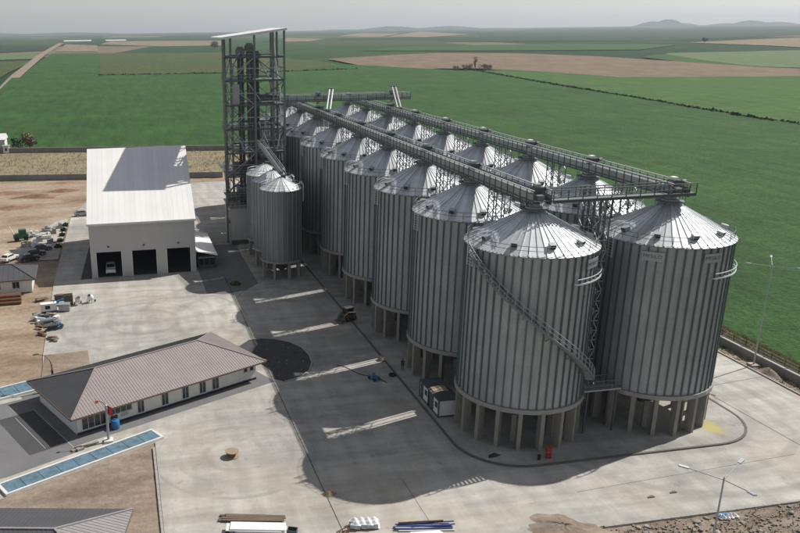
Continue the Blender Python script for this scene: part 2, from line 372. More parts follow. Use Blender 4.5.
# open joints sealed with bitumen
for (a, b, wd) in (((18.1,60),(18.1,148),.10),((72.6,60),(69.6,118),.09),((26.6,59),(26.6,70),.04),((20.6,137),(18.1,132),.08),((16,136.2),(34.9,138.2),.06),((3,112),(17.8,112.4),.04),((43,64),(70,66),.04),((70.2,83),(82,84.5),.07)):
    MB().bar((*a,.004),(*b,.004),wd,.008).build('expansion_joint', M_asph, yard)
# raised plinth under the silos, rounded corners
def rounded(x0, x1, y0, y1, r, n=10):
    p = []
    for cx, cy, a0 in ((x1-r,y0+r,-90),(x1-r,y1-r,0),(x0+r,y1-r,90),(x0+r,y0+r,180)):
        for i in range(n+1): t = R_(a0+90*i/n); p.append((cx+r*math.cos(t), cy+r*math.sin(t)))
    return p
PL = rounded(34.9, 70.3, 69.6, 222, 6.5)
plinth = struct(MB().prism(PL, -.1, .12).build('silo_plinth', M_plinth))
kb = MB(); outer = rounded(34.65, 70.55, 69.35, 222.3, 6.7); nP = len(PL)
kb.add([(x,y,z) for x,y in PL for z in (.0,.17)]+[(x,y,z) for x,y in outer for z in (.0,.17)],
       [(2*i+1, 2*((i+1)%nP)+1, 2*nP+2*((i+1)%nP)+1, 2*nP+2*i+1) for i in range(nP)]+[(2*nP+2*i+1, 2*nP+2*((i+1)%nP)+1, 2*nP+2*((i+1)%nP), 2*nP+2*i) for i in range(nP)]+[(2*i, 2*((i+1)%nP), 2*((i+1)%nP)+1, 2*i+1) for i in range(nP)])
kb.build('kerb', pm('dark_kerb', (.12, .113, .105), .9, 0, .2, .8, world=True), plinth)
# front and right kerbs of the yard
def kerb_run(a, b, n, parent):
    a = Vector(a); b = Vector(b); L = (b-a).length/n; u = (b-a).normalized(); me = MB().box((0,0,0),(L-.03,.26,.34)).mesh('kerb_stone', M_kerb); rz = math.atan2(u.y,u.x)
    for i in range(n): place('kerb_stone', me, parent, (*(a+u*(L*(i+.5))).xy, -.02), rz)
kerb_run((42.2,58.0,0),(82.2,58.0,0),40,yard); kerb_run((82.3,58,0),(82.3,130,0),72,yard)
kerb_run((1.5,60,0),(1.5,82,0),22,yard)
# curved soil bed beside the office, with a kerb
bed = [(18.4,97.5),(19.6,96.4),(21.8,97.2),(23.6,99.2),(24.6,101.8),(24.9,104.6),(24.5,107.6),(23.2,110.2),(21.2,112.),(19.3,112.6),(17.2,112.4),(15.4,110.2),(16.5,106.),(18.6,100.)]
struct(MB().sheet(ccw([(18.4+(x-18.4)*1.0+ (1.5 if 0 < i < 10 else 0)*max(0,(x-17.5)/7), y+(1.3 if y > 108 else (-1.2 if y < 99 else 0))) for i,(x,y) in enumerate(bed)]), .012).build('bed_walk', M_plinth))
sb = struct(MB().sheet(ccw(bed), .03).build('soil_bed', M_soil_shade))
for i in range(1, 11): MB().bar((*bed[i],.05),(*bed[i+1],.05),.22,.12).build('kerb_stone', M_kerb, sb)
q = MB(); r9 = random.Random(5)
for i in range(26): s9 = r9.uniform(.03,.10); q.box((r9.uniform(18.5,23.8),r9.uniform(98.5,110.5),.05),(s9*2,s9*1.5,s9),r9.random()*3)
q.build('scattered_stones', M_stone, sb)['kind'] = 'stuff'
# paving round the office and asphalt lot in front of the scales
U = Vector((.898,.440)); V = Vector((-.440,.898)); OA = Vector((-7.04,86.81))
def off(s, t): p = OA+U*s+V*t; return (p.x, p.y)
land_sheet('office_paving', [off(-1.5,-2.2),off(27.2,-2.2),off(27.2,14.6),off(-1.5,14.6)], .006, M_asph2)
land_sheet('asphalt_lot', [(-19,96.5),(-12.3,99.3),off(-1.6,10),off(-1.6,-3.6),(-14.1,78.9),(-19,77.5)], .010, M_asph2)
land_sheet('asphalt_strip', [off(-1.65,9.6),off(-1.65,-1.0),off(-6.2,-1.0),off(-6.2,9.6)], .016, M_asph)
pk = struct(MB().bar((*off(-4.2,-.6),.022),(*off(-4.2,9.),.022),.07,.006).build('parking_line', M_kerb))
struct(MB().bar((-16.6,80.2,.022),(-19,85,.022),.25,.006).build('parking_line', M_plaster))
land_sheet('earth_patch', [(-12.6,104.8),(-6.2,108.2),(-6.6,113.6),(-12.8,113.)], .008, M_sand)
land_sheet('annex_paving', [(13.6,150.),(13.6,136.4),(16.8,135.3),(21,137.),(24,141),(24.4,170),(14,170)], .008, M_asph2)
land_sheet('wall_shade_strip', [(-8.9,150.2),(-6.8,150.2),(-6.8,183),(-7.6,183)], .008, M_soil_shade)  # dark ground strip with the shed wall's shade put into its colour
land_sheet('grit_patch', [(-18.,166),(-14.,166),(-13.9,204),(-16.5,203),(-21,186),(-24.5,172)], .012, M_conc)
# sand spilled onto the front of the yard
def mound(name, cx, cy, rx, ry, h, mat, seed, rz=0., n=14, k=6, base=0.):
    rr = random.Random(seed); vs = [(cx,cy,base+h)]; fs = []
    for j in range(1,k+1):
        for i in range(n):
            t = 2*math.pi*i/n; q = j/k*(1+.18*math.sin(3*t+seed)+.07*math.sin(7*t+2*seed)+.05*math.sin(13*t)+.06*(rr.random()-.5)); x, y = rot2(rx*q*math.cos(t), ry*q*math.sin(t), rz)
            vs.append((cx+x, cy+y, base+(h*(math.cos(math.pi*j/k)*.5+.5)*(1+.25*(rr.random()-.5)) if j < k else -.03)))
    for i in range(n): fs.append((0,1+i,1+(i+1)%n))
    for j in range(k-1):
        for i in range(n): a = 1+j*n; fs.append((a+i,a+n+i,a+n+(i+1)%n,a+(i+1)%n))
    return MB().add(vs,fs).build(name, mat, smooth=50)
tag(mound('sand_pile', 38.4, 58.6, 3.7, 2.2, .5, M_sand, 2, -.35, 48, 16), 'low brown sand pile spilled at the front edge of the concrete yard', 'sand pile')
M_red_earth = dirt_mat('reddish_earth', (.17, .10, .07), (.25, .155, .11), (.32, .22, .16), .3)
for i, (x,y,rx,ry,h) in enumerate(((-24,236,7,3,.9),(-17,243,6,2.2,.7),(-29,222,5,3,.6),(-33,243,6,2.5,.8))): tag(mound('earth_mound', x, y, rx, ry, h, M_red_earth, 30+i, .1*i, 28, 8, -.12), ['widest reddish earth ridge','low reddish ridge nearest the grey wall','reddish earth spoil nearest the material yard','leftmost reddish earth ridge'][i]+' in the bare lot left of the shed', 'earth mound', 'earth ridges in the lot')
tag(mound('earth_mound', 82.9+.6, 85.2, 1.1, 1.9, .75, M_sand, 5), 'small heap of earth at the foot of the right lamp post', 'earth mound')

# ------------------------------------------------------------------ silos
FX, FY, SP, RW = 43.85, 79.19, 16.383, 16.49
ZB, ZE, ZA, RAD, NP = 5.15, 22.33, 26.0, 7.0, 48
rings = [ZB+(ZE-ZB)*i/15 for i in range(16)]; prof = []
for i in range(15): prof += [(RAD, rings[i]), (RAD-.012, rings[i+1]-.04), (RAD+.012, rings[i+1]-.035), (RAD+.012, rings[i+1]-.002)]
prof.append((RAD, ZE))
me_wall = MB().lathe(prof, 88).mesh('wall', M_wall, 40)
me_stiff = MB().b2(RAD-.01, RAD+.12, -.08, .08, ZB+.03, ZE-.02).mesh('stiffener', M_stiff_shade)
def roof_panel_mesh(name, npan, r0, z0, r1, z1, rib, ribh, mat):
    a = math.pi/npan; q = MB(); vs = []
    for r, z in ((r0,z0),(r1,z1)):
        wd = min(rib, .45*2*r*a)
        def P(t, h): return (r*math.cos(t), r*math.sin(t), z+h)
        vs += [P(-a,0), P(-a,ribh), P(-a+wd/r,ribh), P(-a+wd/r,0), P(a,0)]
    return q.add(vs, [(i,i+1,i+6,i+5)[::-1] for i in range(4)]).mesh(name, mat)
me_rp = roof_panel_mesh('roof_panel', NP, RAD+.22, ZE-.10, .85, ZA-.32, .13, .09, M_roof)
me_roof = MB().lathe([(RAD+.18,ZE-.22),(RAD+.2,ZE-.16),(.8,ZA-.40),(.8,ZA-.2)], 44, cap1=True).mesh('roof', M_steel)
q = MB().lathe([(.95,ZA-.36),(.95,ZA+.12),(.62,ZA+.16),(.62,ZA+.45)], 20, cap1=True); me_cap = q.mesh('peak_cap', M_steel, 40)
q = MB()
for z, r in ((ZE+.95,6.85),(ZE+.5,6.85)): q.tube([(r*math.cos(2*math.pi*i/48), r*math.sin(2*math.pi*i/48), z) for i in range(49)], .03, 4, False)
for i in range(24): t = 2*math.pi*i/24; q.bar((6.85*math.cos(t),6.85*math.sin(t),ZE+.06),(6.85*math.cos(t),6.85*math.sin(t),ZE+.96),.05)
me_rail = q.mesh('guard_rail', M_gant)
q = MB().lathe([(.97,ZA-.1),(1.55,ZA-.1),(1.55,ZA-.16),(.97,ZA-.16)], 16)
for i in range(8): t = 2*math.pi*i/8; q.bar((1.5*math.cos(t),1.5*math.sin(t),ZA-1.0),(1.5*math.cos(t),1.5*math.sin(t),ZA+.85),.05)
q.tube([(1.5*math.cos(2*math.pi*i/16),1.5*math.sin(2*math.pi*i/16),ZA+.85) for i in range(17)], .03, 4, False)
me_peak = q.mesh('peak_platform', M_gant)
def slope_z(r): return ZE-.1+(ZA-.32-ZE+.1)*(RAD+.22-r)/(RAD+.22-.85)
q = MB().add([(5.55,-.32,slope_z(5.55)+.05),(6.15,-.32,slope_z(6.15)+.05),(6.15,.32,slope_z(6.15)+.05),(5.55,.32,slope_z(5.55)+.05),(5.6,-.32,slope_z(5.6)+.42),(6.3,-.34,slope_z(6.3)+.62),(6.3,.34,slope_z(6.3)+.62),(5.6,.32,slope_z(5.6)+.42)],
     [(0,3,2,1),(4,5,6,7),(0,1,5,4),(1,2,6,5),(2,3,7,6),(3,0,4,7)]); me_vent = q.mesh('roof_vent', M_steel)
me_vmouth = MB().add([(6.17,-.28,slope_z(6.15)+.10),(6.17,.28,slope_z(6.15)+.10),(6.30,.29,slope_z(6.3)+.56),(6.30,-.29,slope_z(6.3)+.56)],[(0,1,2,3)]).mesh('vent_mouth', M_black)
me_ringb = MB().lathe([(RAD-.35,ZB-.02),(RAD+.28,ZB-.02),(RAD+.28,ZB-.52),(RAD-1.3,ZB-.52),(RAD-1.3,ZB-.3),(RAD-.35,ZB-.02)], 28).mesh('ring_beam', M_ring)
me_hop = MB().lathe([(RAD-.3,ZB-.1),(.5,1.7),(.5,1.2)], 28, cap1=True).mesh('hopper', M_dsteel, 40)
me_leg = MB().b2(RAD-.95, RAD+.05, -.21, .21, .1, ZB-.51).mesh('leg', M_leg)
me_ileg = MB().b2(4.3, 4.9, -.26, .26, .1, 3.4).mesh('inner_leg', M_leg)
q = MB(); hp = [(7.45,-.55,ZE-2.2),(7.45,-.55,ZE+.7),(7.1,-.55,ZE+1.35),(6.4,-.5,ZE+1.6),(5.6,-.45,ZE+1.55)]
q.tube(hp, .055, 6); q.tube([(x,-y,z) for x,y,z in hp], .055, 6)
for i in range(9): q.bar((7.45,-.5,ZE-2.1+.32*i),(7.45,.5,ZE-2.1+.32*i),.035)
me_lad = q.mesh('ladder_hoop', M_zinc)
NLEG = 18
def make_silo():
    t = thing('grain_silo', 'silo', 'silo')
    place('wall', me_wall, t)
    for i in range(NP): place('stiffener', me_stiff, t, rz=2*math.pi*(i+.5)/NP)
    rf = place('roof', me_roof, t)
    for i in range(NP): place('roof_panel', me_rp, rf, rz=2*math.pi*(i+.5)/NP)
    place('peak_cap', me_cap, rf); place('peak_platform', me_peak, rf); place('guard_rail', me_rail, rf)
    for i in range(10):
        v = place('roof_vent', me_vent, t, rz=R_(36*i+10)); place('vent_mouth', me_vmouth, v)
    place('ring_beam', me_ringb, t); place('hopper', me_hop, t)
    for i in range(NLEG): place('leg', me_leg, t, rz=2*math.pi*(i+.3)/NLEG)
    for i in range(6): place('inner_leg', me_ileg, t, rz=2*math.pi*i/6)
    place('ladder_hoop', me_lad, t, rz=R_(186))
    return t
proto = make_silo(); silos = {}
for row in range(2):
    for k in range(9):
        t = proto if (row, k) == (0, 0) else copy_tree(proto)
        t.location = (FX+RW*row, FY+SP*k, 0.02)
        rn = 'left row, beside the paved yard' if row == 0 else 'right row, on the field side'
        t['label'] = (f'{ORD[k]} galvanised grain silo from the camera in the {rn}' if k else
                      ('nearest left silo, with a spiral stair winding round its wall' if row == 0 else 'nearest right silo, rightmost in view, with name plates under its eave'))
        t['category'] = 'silo'; t['group'] = 'large grain silos in two rows'; silos[row, k] = t
# name plates on the nearest silos
def text_obj(name, body, size, mat, parent, loc, rot, ext=.01):
    cu = bpy.data.curves.new(name, 'FONT'); cu.body = body; cu.size = size; cu.align_x = 'CENTER'; cu.align_y = 'CENTER'; cu.extrude = ext
    o = bpy.data.objects.new(name, cu); C.objects.link(o); dg = bpy.context.evaluated_depsgraph_get(); me = bpy.data.meshes.new_from_object(o.evaluated_get(dg)); C.objects.unlink(o); bpy.data.objects.remove(o)
    me.materials.clear(); me.materials.append(mat); p = bpy.data.objects.new(name, me); C.objects.link(p); p.parent = parent; p.location = loc; p.rotation_euler = rot; return p
for key, az in (((1,0),-134),((1,0),-84),((0,0),-56),((1,0),-20)):
    q = MB(); rr_ = RAD+.16
    for a, b in ((-9,9),):
        n = 6; vs = []
        for i in range(n+1):
            t_ = R_(a+(b-a)*i/n)
            for r, z in ((rr_,ZE-1.75),(rr_,ZE-.75),(rr_+.05,ZE-.75),(rr_+.05,ZE-1.75)): vs.append((r*math.cos(t_), r*math.sin(t_), z))
        fs = [(4*i+j, 4*i+(j+1)%4, 4*i+4+(j+1)%4, 4*i+4+j) for i in range(n) for j in range(4)]+[(0,3,2,1),(4*n,4*n+1,4*n+2,4*n+3)]
        q.add(vs, fs)
    pl = q.build('name_plate', M_steel, silos[key]); pl.rotation_euler = (0,0,R_(az))
    for i, ch in enumerate('MYSILO'):
        t_ = R_((-6.4,-3.7,-1.2,.6,2.3,5.2)[i]); text_obj('letter', ch, .56, M_dsteel, pl, ((rr_+.055)*math.cos(t_), (rr_+.055)*math.sin(t_), ZE-1.25), (math.pi/2, 0, t_+math.pi/2))
# short hand rails curving round the upper wall
for key, a0, a1, zz in (((1,0),-82,-25,18.9),((0,0),-78,-20,19.3)):
    q = MB()
    for z in (zz, zz+.5, zz-.1): q.tube([((RAD+.5)*math.cos(R_(a0+(a1-a0)*i/14)),(RAD+.5)*math.sin(R_(a0+(a1-a0)*i/14)),z) for i in range(15)], .05, 5)
    for i in range(0,15,2): a = R_(a0+(a1-a0)*i/14); q.bar((RAD*math.cos(a),RAD*math.sin(a),zz-.1),((RAD+.5)*math.cos(a),(RAD+.5)*math.sin(a),zz-.1),.06)
    q.build('hand_rail', M_zinc, silos[key])
# spiral stair on the nearest left silo
st = thing('spiral_stair', 'galvanised spiral stair with railings wound round the nearest left silo', 'stair', (FX, FY, 0.02))
A0, A1, Z0, Z1 = -170., -36., 21.9, 7.0; NT = 64
def hel(i, r, dz=0.): f = i/NT; a = R_(A0+(A1-A0)*f); return (r*math.cos(a), r*math.sin(a), Z0+(Z1-Z0)*f+dz)
me_tr = MB().b2(RAD+.14, RAD+1.05, -.15, .15, -.03, .03).mesh('tread', M_steel)
for i in range(NT+1): x = hel(i, 0); place('tread', me_tr, st, (0,0,x[2]), R_(A0+(A1-A0)*i/NT))
for r in (RAD+.14, RAD+1.05): 
    q = MB(); [q.bar(hel(i,r,-.06), hel(i+1,r,-.06), .07, .24) for i in range(NT)]; q.build('stringer', M_gant, st)
q = MB()
for h in (.55, 1.05): q.tube([hel(i,RAD+1.08,h) for i in range(NT+1)], .035, 5)
for i in range(0,NT+1,3): q.bar(hel(i,RAD+1.08,-.05), hel(i,RAD+1.08,1.05), .05)
q.build('railing', M_steel, st)
for i in range(4, NT, 10): MB().bar(hel(i,RAD+.0,-.9), hel(i,RAD+1.0,-.1), .07).build('bracket', M_gant, st)
# landing between the two nearest silos
q = thing('landing_platform', 'steel landing bridging the gap between the two nearest silos', 'platform', (52.0, 75.6, 0))
MB().b2(-2.4,2.2,-.8,.8,5.35,5.5).build('deck', M_steel, q)
r_ = MB()
for y in (-.78,.78):
    for h in (.5,1.05): r_.bar((-2.3,y,5.5+h),(2.1,y,5.5+h),.05)
    for x in (-2.3,-1.2,-.1,1.,2.1): r_.bar((x,y,5.5),(x,y,6.55),.05)
r_.build('railing', M_gant, q)
for x in (-1.9, 1.7):
    for y in (-.7,.7): MB().b2(x-.08,x+.08,y-.08,y+.08,.1,5.36).build('leg', M_dsteel, q)

# ------------------------------------------------------------------ conveyors along the roofs
def gantry(name, label, L, loc, rz, wid=2.1, post=1.5, motors=(), group=None, motor_top=True, panel=True):
    t = thing(name, label, 'conveyor', loc, rz, group)       # runs along local +Y from 0 to L, deck at local z = 0
    MB().b2(-wid/2+.05, wid/2-.05, 0, L, -.10, 0).build('deck', M_gant, t)
    n = max(2, round(L/post)); d = L/n
    if panel: MB().b2(-.36,.36,.2,L-.2,.04,.52).build('conveyor_casing', M_gant, t)
    for s in (-1,1):
        q = MB(); x = s*(wid/2-.04)
        q.bar((x,0,1.1),(x,L,1.1),.10); q.bar((x,0,.88),(x,L,.88),.05); q.build('hand_rail', M_zinc if panel else M_gant, t)
        q = MB()
        for i in range(n+1): q.bar((x+s*.03,d*i,-.36 if panel else -.2),(x+s*.03,d*i,1.06),.09,.08)
        q.bar((x,0,-.36 if panel else -.2),(x,L,-.36 if panel else -.2),.16); q.bar((x,0,-.02),(x,L,-.02),.14); q.build('railing', M_dsteel, t)
        if panel:
            me = MB().b2(x-.012,x+.012,.07,d-.07,-.26,.62).mesh('side_panel', M_sidep)
            for i in range(n): place('side_panel', me, t, (0,d*i,0))
        else:
            q = MB(); q.bar((x,0,.5),(x,L,.5),.05); q.build('mid_rail', M_gant, t)
    for y in motors:
        dm = MB().b2(-.35,.75,y-.55,y+.55,.75,1.25).b2(-.3,.5,y-.4,y+.4,.02,.78).tube([(.95,y-.2,1.05),(1.45,y-.2,1.05)],.24,10); dv = dm.build('drive', M_dsteel, t)
        MB().box((.1,y,1.42),(.55,.8,.32)).build('motor_cover', M_white if motor_top else M_steel, dv)
        MB().box((.75,y+.75,1.28),(.4,.35,.3)).build('switch_box', M_white if motor_top else M_steel, dv)
        MB().lathe([(.3,-1.05),(.3,.05)],12,(0,y)).lathe([(.42,-.6),(.42,-.45)],12,(0,y)).build('spout', M_steel, t)
    return t
ZG = 27.0
Lg = SP*8+4.5
gantry('roof_conveyor', 'railed conveyor walkway along the roof peaks of the left silo row', Lg, (FX, FY-1.6, ZG), 0, motors=[1.6+SP*k for k in range(9)], group='roof conveyors', motor_top=False)
gantry('roof_conveyor', 'railed conveyor walkway along the roof peaks of the right silo row', Lg, (FX+RW, FY-1.6, ZG), 0, motors=[1.6+SP*k for k in range(9)], group='roof conveyors')
gantry('cross_walkway', 'railed walkway joining the peaks of the two nearest silos', RW-2.4+2.9, (FX+1.1, FY-1.2, ZG+.02), -math.pi/2, wid=1.5, post=1.7, panel=False)
gantry('cross_conveyor', 'railed conveyor bridge from the lattice tower over both silo rows', 30., (34.9, 177., 29.9), -math.pi/2, wid=2.4, post=2., motors=(9,26), motor_top=False)
# twin filling pipes dropping from the bridge
for lab, a, b in (('pale twin spout pipes leaning down onto the right roof conveyor', (61.2,176.8,32.2), (60.3,170.2,28.2)), ('pale twin spout pipes leaning down onto the left roof conveyor', (47.0,177.4,32.0), (44.6,170.6,28.2))):
    t = thing('spout_pipe', lab, 'pipe', (b[0],b[1],b[2]), group='twin spout pipes')
    dv = Vector(a)-Vector(b)
    for s in (-.38,.38): MB().tube([(s,0,0),(s+dv.x,dv.y,dv.z)],.2,10).build('pipe', pm('dull_zinc', (.42,.43,.44), .6, .3), t)
    MB().box((dv.x,dv.y,dv.z+.05),(1.3,.6,.3)).build('inlet_box', M_gant, t); MB().box((0,0,-.2),(1.3,.8,.5)).build('outlet_box', M_gant, t)

# lattice masts between the silos
def make_mast(H, wx=2.1, wy=1.4, zbr=19.5):
    t = thing('lattice_mast', 'm', 'mast')
    hx, hy = wx/2, wy/2
    me = MB().b2(-.055,.055,-.055,.055,0,H).mesh('leg', M_dsteel)
    for x in (-hx,hx):
        for y in (-hy,hy): place('leg', me, t, (x,y,0))
    me = MB().b2(-.06,.06,-.06,.06,zbr,H).mesh('post', M_dsteel)
    for y in (-hy,hy): place('post', me, t, (0,y,0))
    n = int((H-zbr)/1.15); d = (H-zbr)/n
    for y in (-hy,hy):
        q = MB()
        for i in range(n):
            z0 = zbr+d*i; z1 = z0+d
            for xa, xb in ((-hx,0),(0,hx)):
                a, b = (xa,xb) if i % 2 else (xb,xa); q.bar((a,y,z0),(b,y,z1),.09)
            q.bar((-hx,y,z1),(hx,y,z1),.09)
        q.build('bracing', M_steel, t)
    for x in (-hx,hx):
        q = MB()
        for i in range(n): z0 = zbr+d*i; q.bar((x,-hy if i%2 else hy,z0),(x,hy if i%2 else -hy,z0+d),.08)
        q.build('bracing', M_steel, t)
    return t
mast0 = make_mast(ZG-.48); mast_spots = []
for row in range(2):
    for k in range(8):
        mast_spots.append((FX+RW*row, FY+SP*(k+.5), f'lattice mast between the {ORD[k]} and {ORD[k+1]} silos of the {"left" if row == 0 else "right"} row'))
mast_spots2 = [(51.75, FY-.6, 'lattice mast in the gap between the two nearest silos, left of its pair'), (53.6, FY+5.6, 'lattice mast in the gap behind the two nearest silos, right of its pair')]
for i, (x, y, lab) in enumerate(mast_spots):
    t = mast0 if i == 0 else copy_tree(mast0)
    t.location = (x, y, .1); tag(t, lab, 'mast', 'lattice masts under the roof conveyors')
for x, y, lab in mast_spots2:
    t = make_mast(ZG-.3, 1.2, 1.2, 2.); t.location = (x, y, .1); tag(t, lab, 'mast', 'lattice masts under the roof conveyors')

# ------------------------------------------------------------------ small silos by the tower
r2, zb2, ze2, za2, n2 = 3.75, 3.45, 16.7, 18.7, 24
pr = []
for i in range(12): a = zb2+(ze2-zb2)*i/12; b = zb2+(ze2-zb2)*(i+1)/12; pr += [(r2,a),(r2-.01,b-.04),(r2+.012,b-.035),(r2+.012,b-.002)]
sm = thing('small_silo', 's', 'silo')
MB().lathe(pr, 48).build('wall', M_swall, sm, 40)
me_ = MB().b2(r2-.01,r2+.08,-.05,.05,zb2,ze2).mesh('stiffener', M_steel)
for i in range(n2): place('stiffener', me_, sm, rz=2*math.pi*(i+.5)/n2)
rf = MB().lathe([(r2+.1,ze2-.12),(.5,za2-.25),(.5,za2)],24,cap1=True).build('roof', M_steel, sm)
me_ = roof_panel_mesh('roof_panel', n2, r2+.14, ze2-.05, .5, za2-.15, .12, .08, M_roof)
for i in range(n2): place('roof_panel', me_, rf, rz=2*math.pi*(i+.5)/n2)
q = MB()
for h in (.5,1.): q.tube([(3.6*math.cos(2*math.pi*i/24),3.6*math.sin(2*math.pi*i/24),ze2+h) for i in range(25)],.03,4,False)
for i in range(12): a = 2*math.pi*i/12; q.bar((3.6*math.cos(a),3.6*math.sin(a),ze2),(3.6*math.cos(a),3.6*math.sin(a),ze2+1.),.045)
q.build('guard_rail', M_steel, rf)
MB().lathe([(r2-.2,zb2),(r2+.22,zb2),(r2+.22,zb2-.35),(r2-.6,zb2-.35)],24).build('ring_beam', M_ring, sm)
MB().lathe([(r2-.2,zb2-.05),(.35,.9)],20,cap1=True).build('hopper', M_dsteel, sm)
me_ = MB().b2(r2-.5,r2+.05,-.22,.22,0,zb2-.34).mesh('leg', M_leg)
for i in range(8): place('leg', me_, sm, rz=2*math.pi*(i+.3)/8)
q = MB(); hp = [(r2+.45,-.4,ze2-2.4),(r2+.45,-.4,ze2+.7),(r2,-.4,ze2+1.2)]; q.tube(hp,.05,6); q.tube([(x,-y,z) for x,y,z in hp],.05,6); q.build('ladder_hoop', M_zinc, sm, loc=(0,0,0)).rotation_euler = (0,0,R_(-20))
for i in range(3):
    t = sm if i == 0 else copy_tree(sm)
    t.location = (28.9, 144.7+8.1*i, 0.13); tag(t, ['nearest of the three small silos beside the lattice tower','middle one of the three small silos beside the lattice tower','farthest of the three small silos, closest to the lattice tower'][i], 'silo', 'small silos by the tower')
struct(MB().prism(rounded(23.6,34.3,139.2,168.,.8,3),-.1,.13).build('small_silo_plinth', M_plinth))
# inclined walkway from tower down to the small silos
t = thing('inclined_walkway', 'light inclined walkway dropping from the tower to the small silos', 'walkway', (29.4,145.6,19.1))
dv = Vector((-1.0,17.4,3.2)); n = 10
q = MB(); q.bar((0,0,0),dv,1.1,.14); q.build('deck', M_steel, t)
MB().bar((0,0,.4),dv+Vector((0,0,.3)),.4,.3).build('conveyor_casing', M_gant, t)
for s in (-.55,.55):
    q = MB()
    for h in (.55,1.05): q.bar(Vector((s,0,h)),dv+Vector((s,0,h)),.06)
    for i in range(n+1): p = dv*(i/n)+Vector((s,0,0)); q.bar(p,p+Vector((0,0,1.05)),.06)
    q.build('railing', M_steel, t)
for i in range(3): MB().b2(-.4,.4,8.1*i-1.2,8.1*i-.4,-.6,.1).build('support', M_dsteel, t)

# ------------------------------------------------------------------ lattice elevator tower
tw = thing('elevator_tower', 'tall open steel lattice tower with a sloping sheet roof', 'tower', (0,0,0))
XL, XR, YF, YB = 22.3, 35.2, 171.3, 187.5
def ztop(x): return 43.0+(x-XL)/(XR-XL)*1.6
cols = [(XL,YF),(24.0,YF+.9),(28.9,YF),(XR-2.3,YF+.4),(XR,YF),(26.2,YB),(XR+.2,YB),(XL+1.4,YF+8),(XR,YF+8)]
for x, y in cols: MB().b2(x-.2,x+.2,y-.2,y+.2,0.02,ztop(x)-.05).build('column', M_gant, tw)
lv = [4.6,9.5,14.5,19.5,24.5,29.5,34.5,39.2]
for z in lv:
    for a, b in (((XL,YF),(XR,YF)),((26.2,YB),(XR+.2,YB)),((XL,YF),(XL+1.4,YF+8)),((XL+1.4,YF+8),(26.2,YB)),((XR,YF),(XR+.2,YB)),((XL+1.4,YF+8),(XR,YF+8))):
        MB().bar((*a,z),(*b,z),.22,.3).build('beam', M_dsteel, tw)
for i, z in enumerate(lv[:-1]):
    z1 = lv[i+1]
    for j, (a, b) in enumerate((((XL,YF),(28.9,YF)),((28.9,YF),(XR,YF)),((XR,YF),(XR,YF+8)),((26.2,YB),(XR+.2,YB)),((XL,YF),(XL+1.4,YF+8)))):
        if (i+j) % 2: a, b = b, a
        MB().bar((*a,z),(*b,z1),.14).build('brace', M_steel if j == 0 else M_dsteel, tw)
for i, (x0,x1,y0,y1,z) in enumerate(((XL+.3,XR-.2,YF+.2,YF+8,9.5),(XL+.3,XR-.2,YF+.2,YB,14.5),(24.4,XR-.2,YF+.2,YF+8,19.5),(XL+.3,29.2,YF+.2,YF+9,24.5),(24,XR-.1,YF+.2,YF+9,29.5),(XL+.3,XR-.1,YF+.2,YF+6,34.5),(24,33,YF+.3,YF+6,39.2))):
    pf = MB().b2(x0,x1,y0,y1,z+.16,z+.24).build('platform', M_gant, tw); q = MB()
    for h in (.55,1.1): q.bar((x0,y0,z+.2+h),(x1,y0,z+.2+h),.06); q.bar((x1,y0,z+.2+h),(x1,y1,z+.2+h),.06); q.bar((x0,y0,z+.2+h),(x0,y1,z+.2+h),.06)
    n = 7
    for k in range(n+1): q.bar((x0+(x1-x0)*k/n,y0,z+.2),(x0+(x1-x0)*k/n,y0,z+1.3),.05)
    q.build('railing', M_steel, pf)
rf = MB().add([(x,y,ztop(x)+d) for d in (0,.28) for x,y in ((XL-.4,YF-.5),(XR+.5,YF-.5),(XR+.5,YB+1.8),(XL-.4,YB+1.8))],[(3,2,1,0),(4,5,6,7),(0,1,5,4),(1,2,6,5),(2,3,7,6),(3,0,4,7)]).build('roof', M_proof, tw)
MB().bar((XL-.4,YF-.56,ztop(XL-.4)+.02),(XR+.5,YF-.56,ztop(XR+.5)+.02),.1,.4).build('gutter', M_zinc, rf)
for i, z in enumerate(lv[:-1]):
    z1 = lv[i+1]
    for j, (a, b) in enumerate((((24.0,YF+.9),(28.9,YF+.9)),((XL+1.4,YF+8),(28.9,YF+8)),((28.9,YF+8),(XR,YF+8)),((XR,YF+8),(XR+.2,YB)),((XL+1.4,YF+8),(26.2,YB)))):
        if (i+j) % 2: a, b = b, a
        MB().bar((*a,z),(*b,z1),.13).build('brace', M_steel if j in (0,2) else M_dsteel, tw)
        if i < 5: MB().bar((*b,z),(*a,z1),.11).build('brace', M_dsteel, tw)
for z in (7.,12.,17.,22.,27.,32.,37.): MB().bar((XL,YF,z),(XR,YF,z),.1,.14).build('beam', M_steel, tw); MB().bar((XR,YF,z),(XR+.2,YB,z),.1,.14).build('beam', M_dsteel, tw)
# stair flights on the left side of the tower
for i, z in enumerate(lv[:-1]):
    fl = MB(); a = Vector((XL+.75,YF+(1. if i%2 else 6.5),z+.2)); b = Vector((XL+.75,YF+(6.5 if i%2 else 1.),lv[i+1]+.2))
    for s in (-.4,.4): fl.bar(a+Vector((s,0,0)),b+Vector((s,0,0)),.06,.22); fl.bar(a+Vector((s,0,1.)),b+Vector((s,0,1.)),.05)
    for k in range(1,16): p = a.lerp(b,k/16); fl.box(p,(.8,.26,.04))
    fl.build('stair_flight', M_steel, tw)
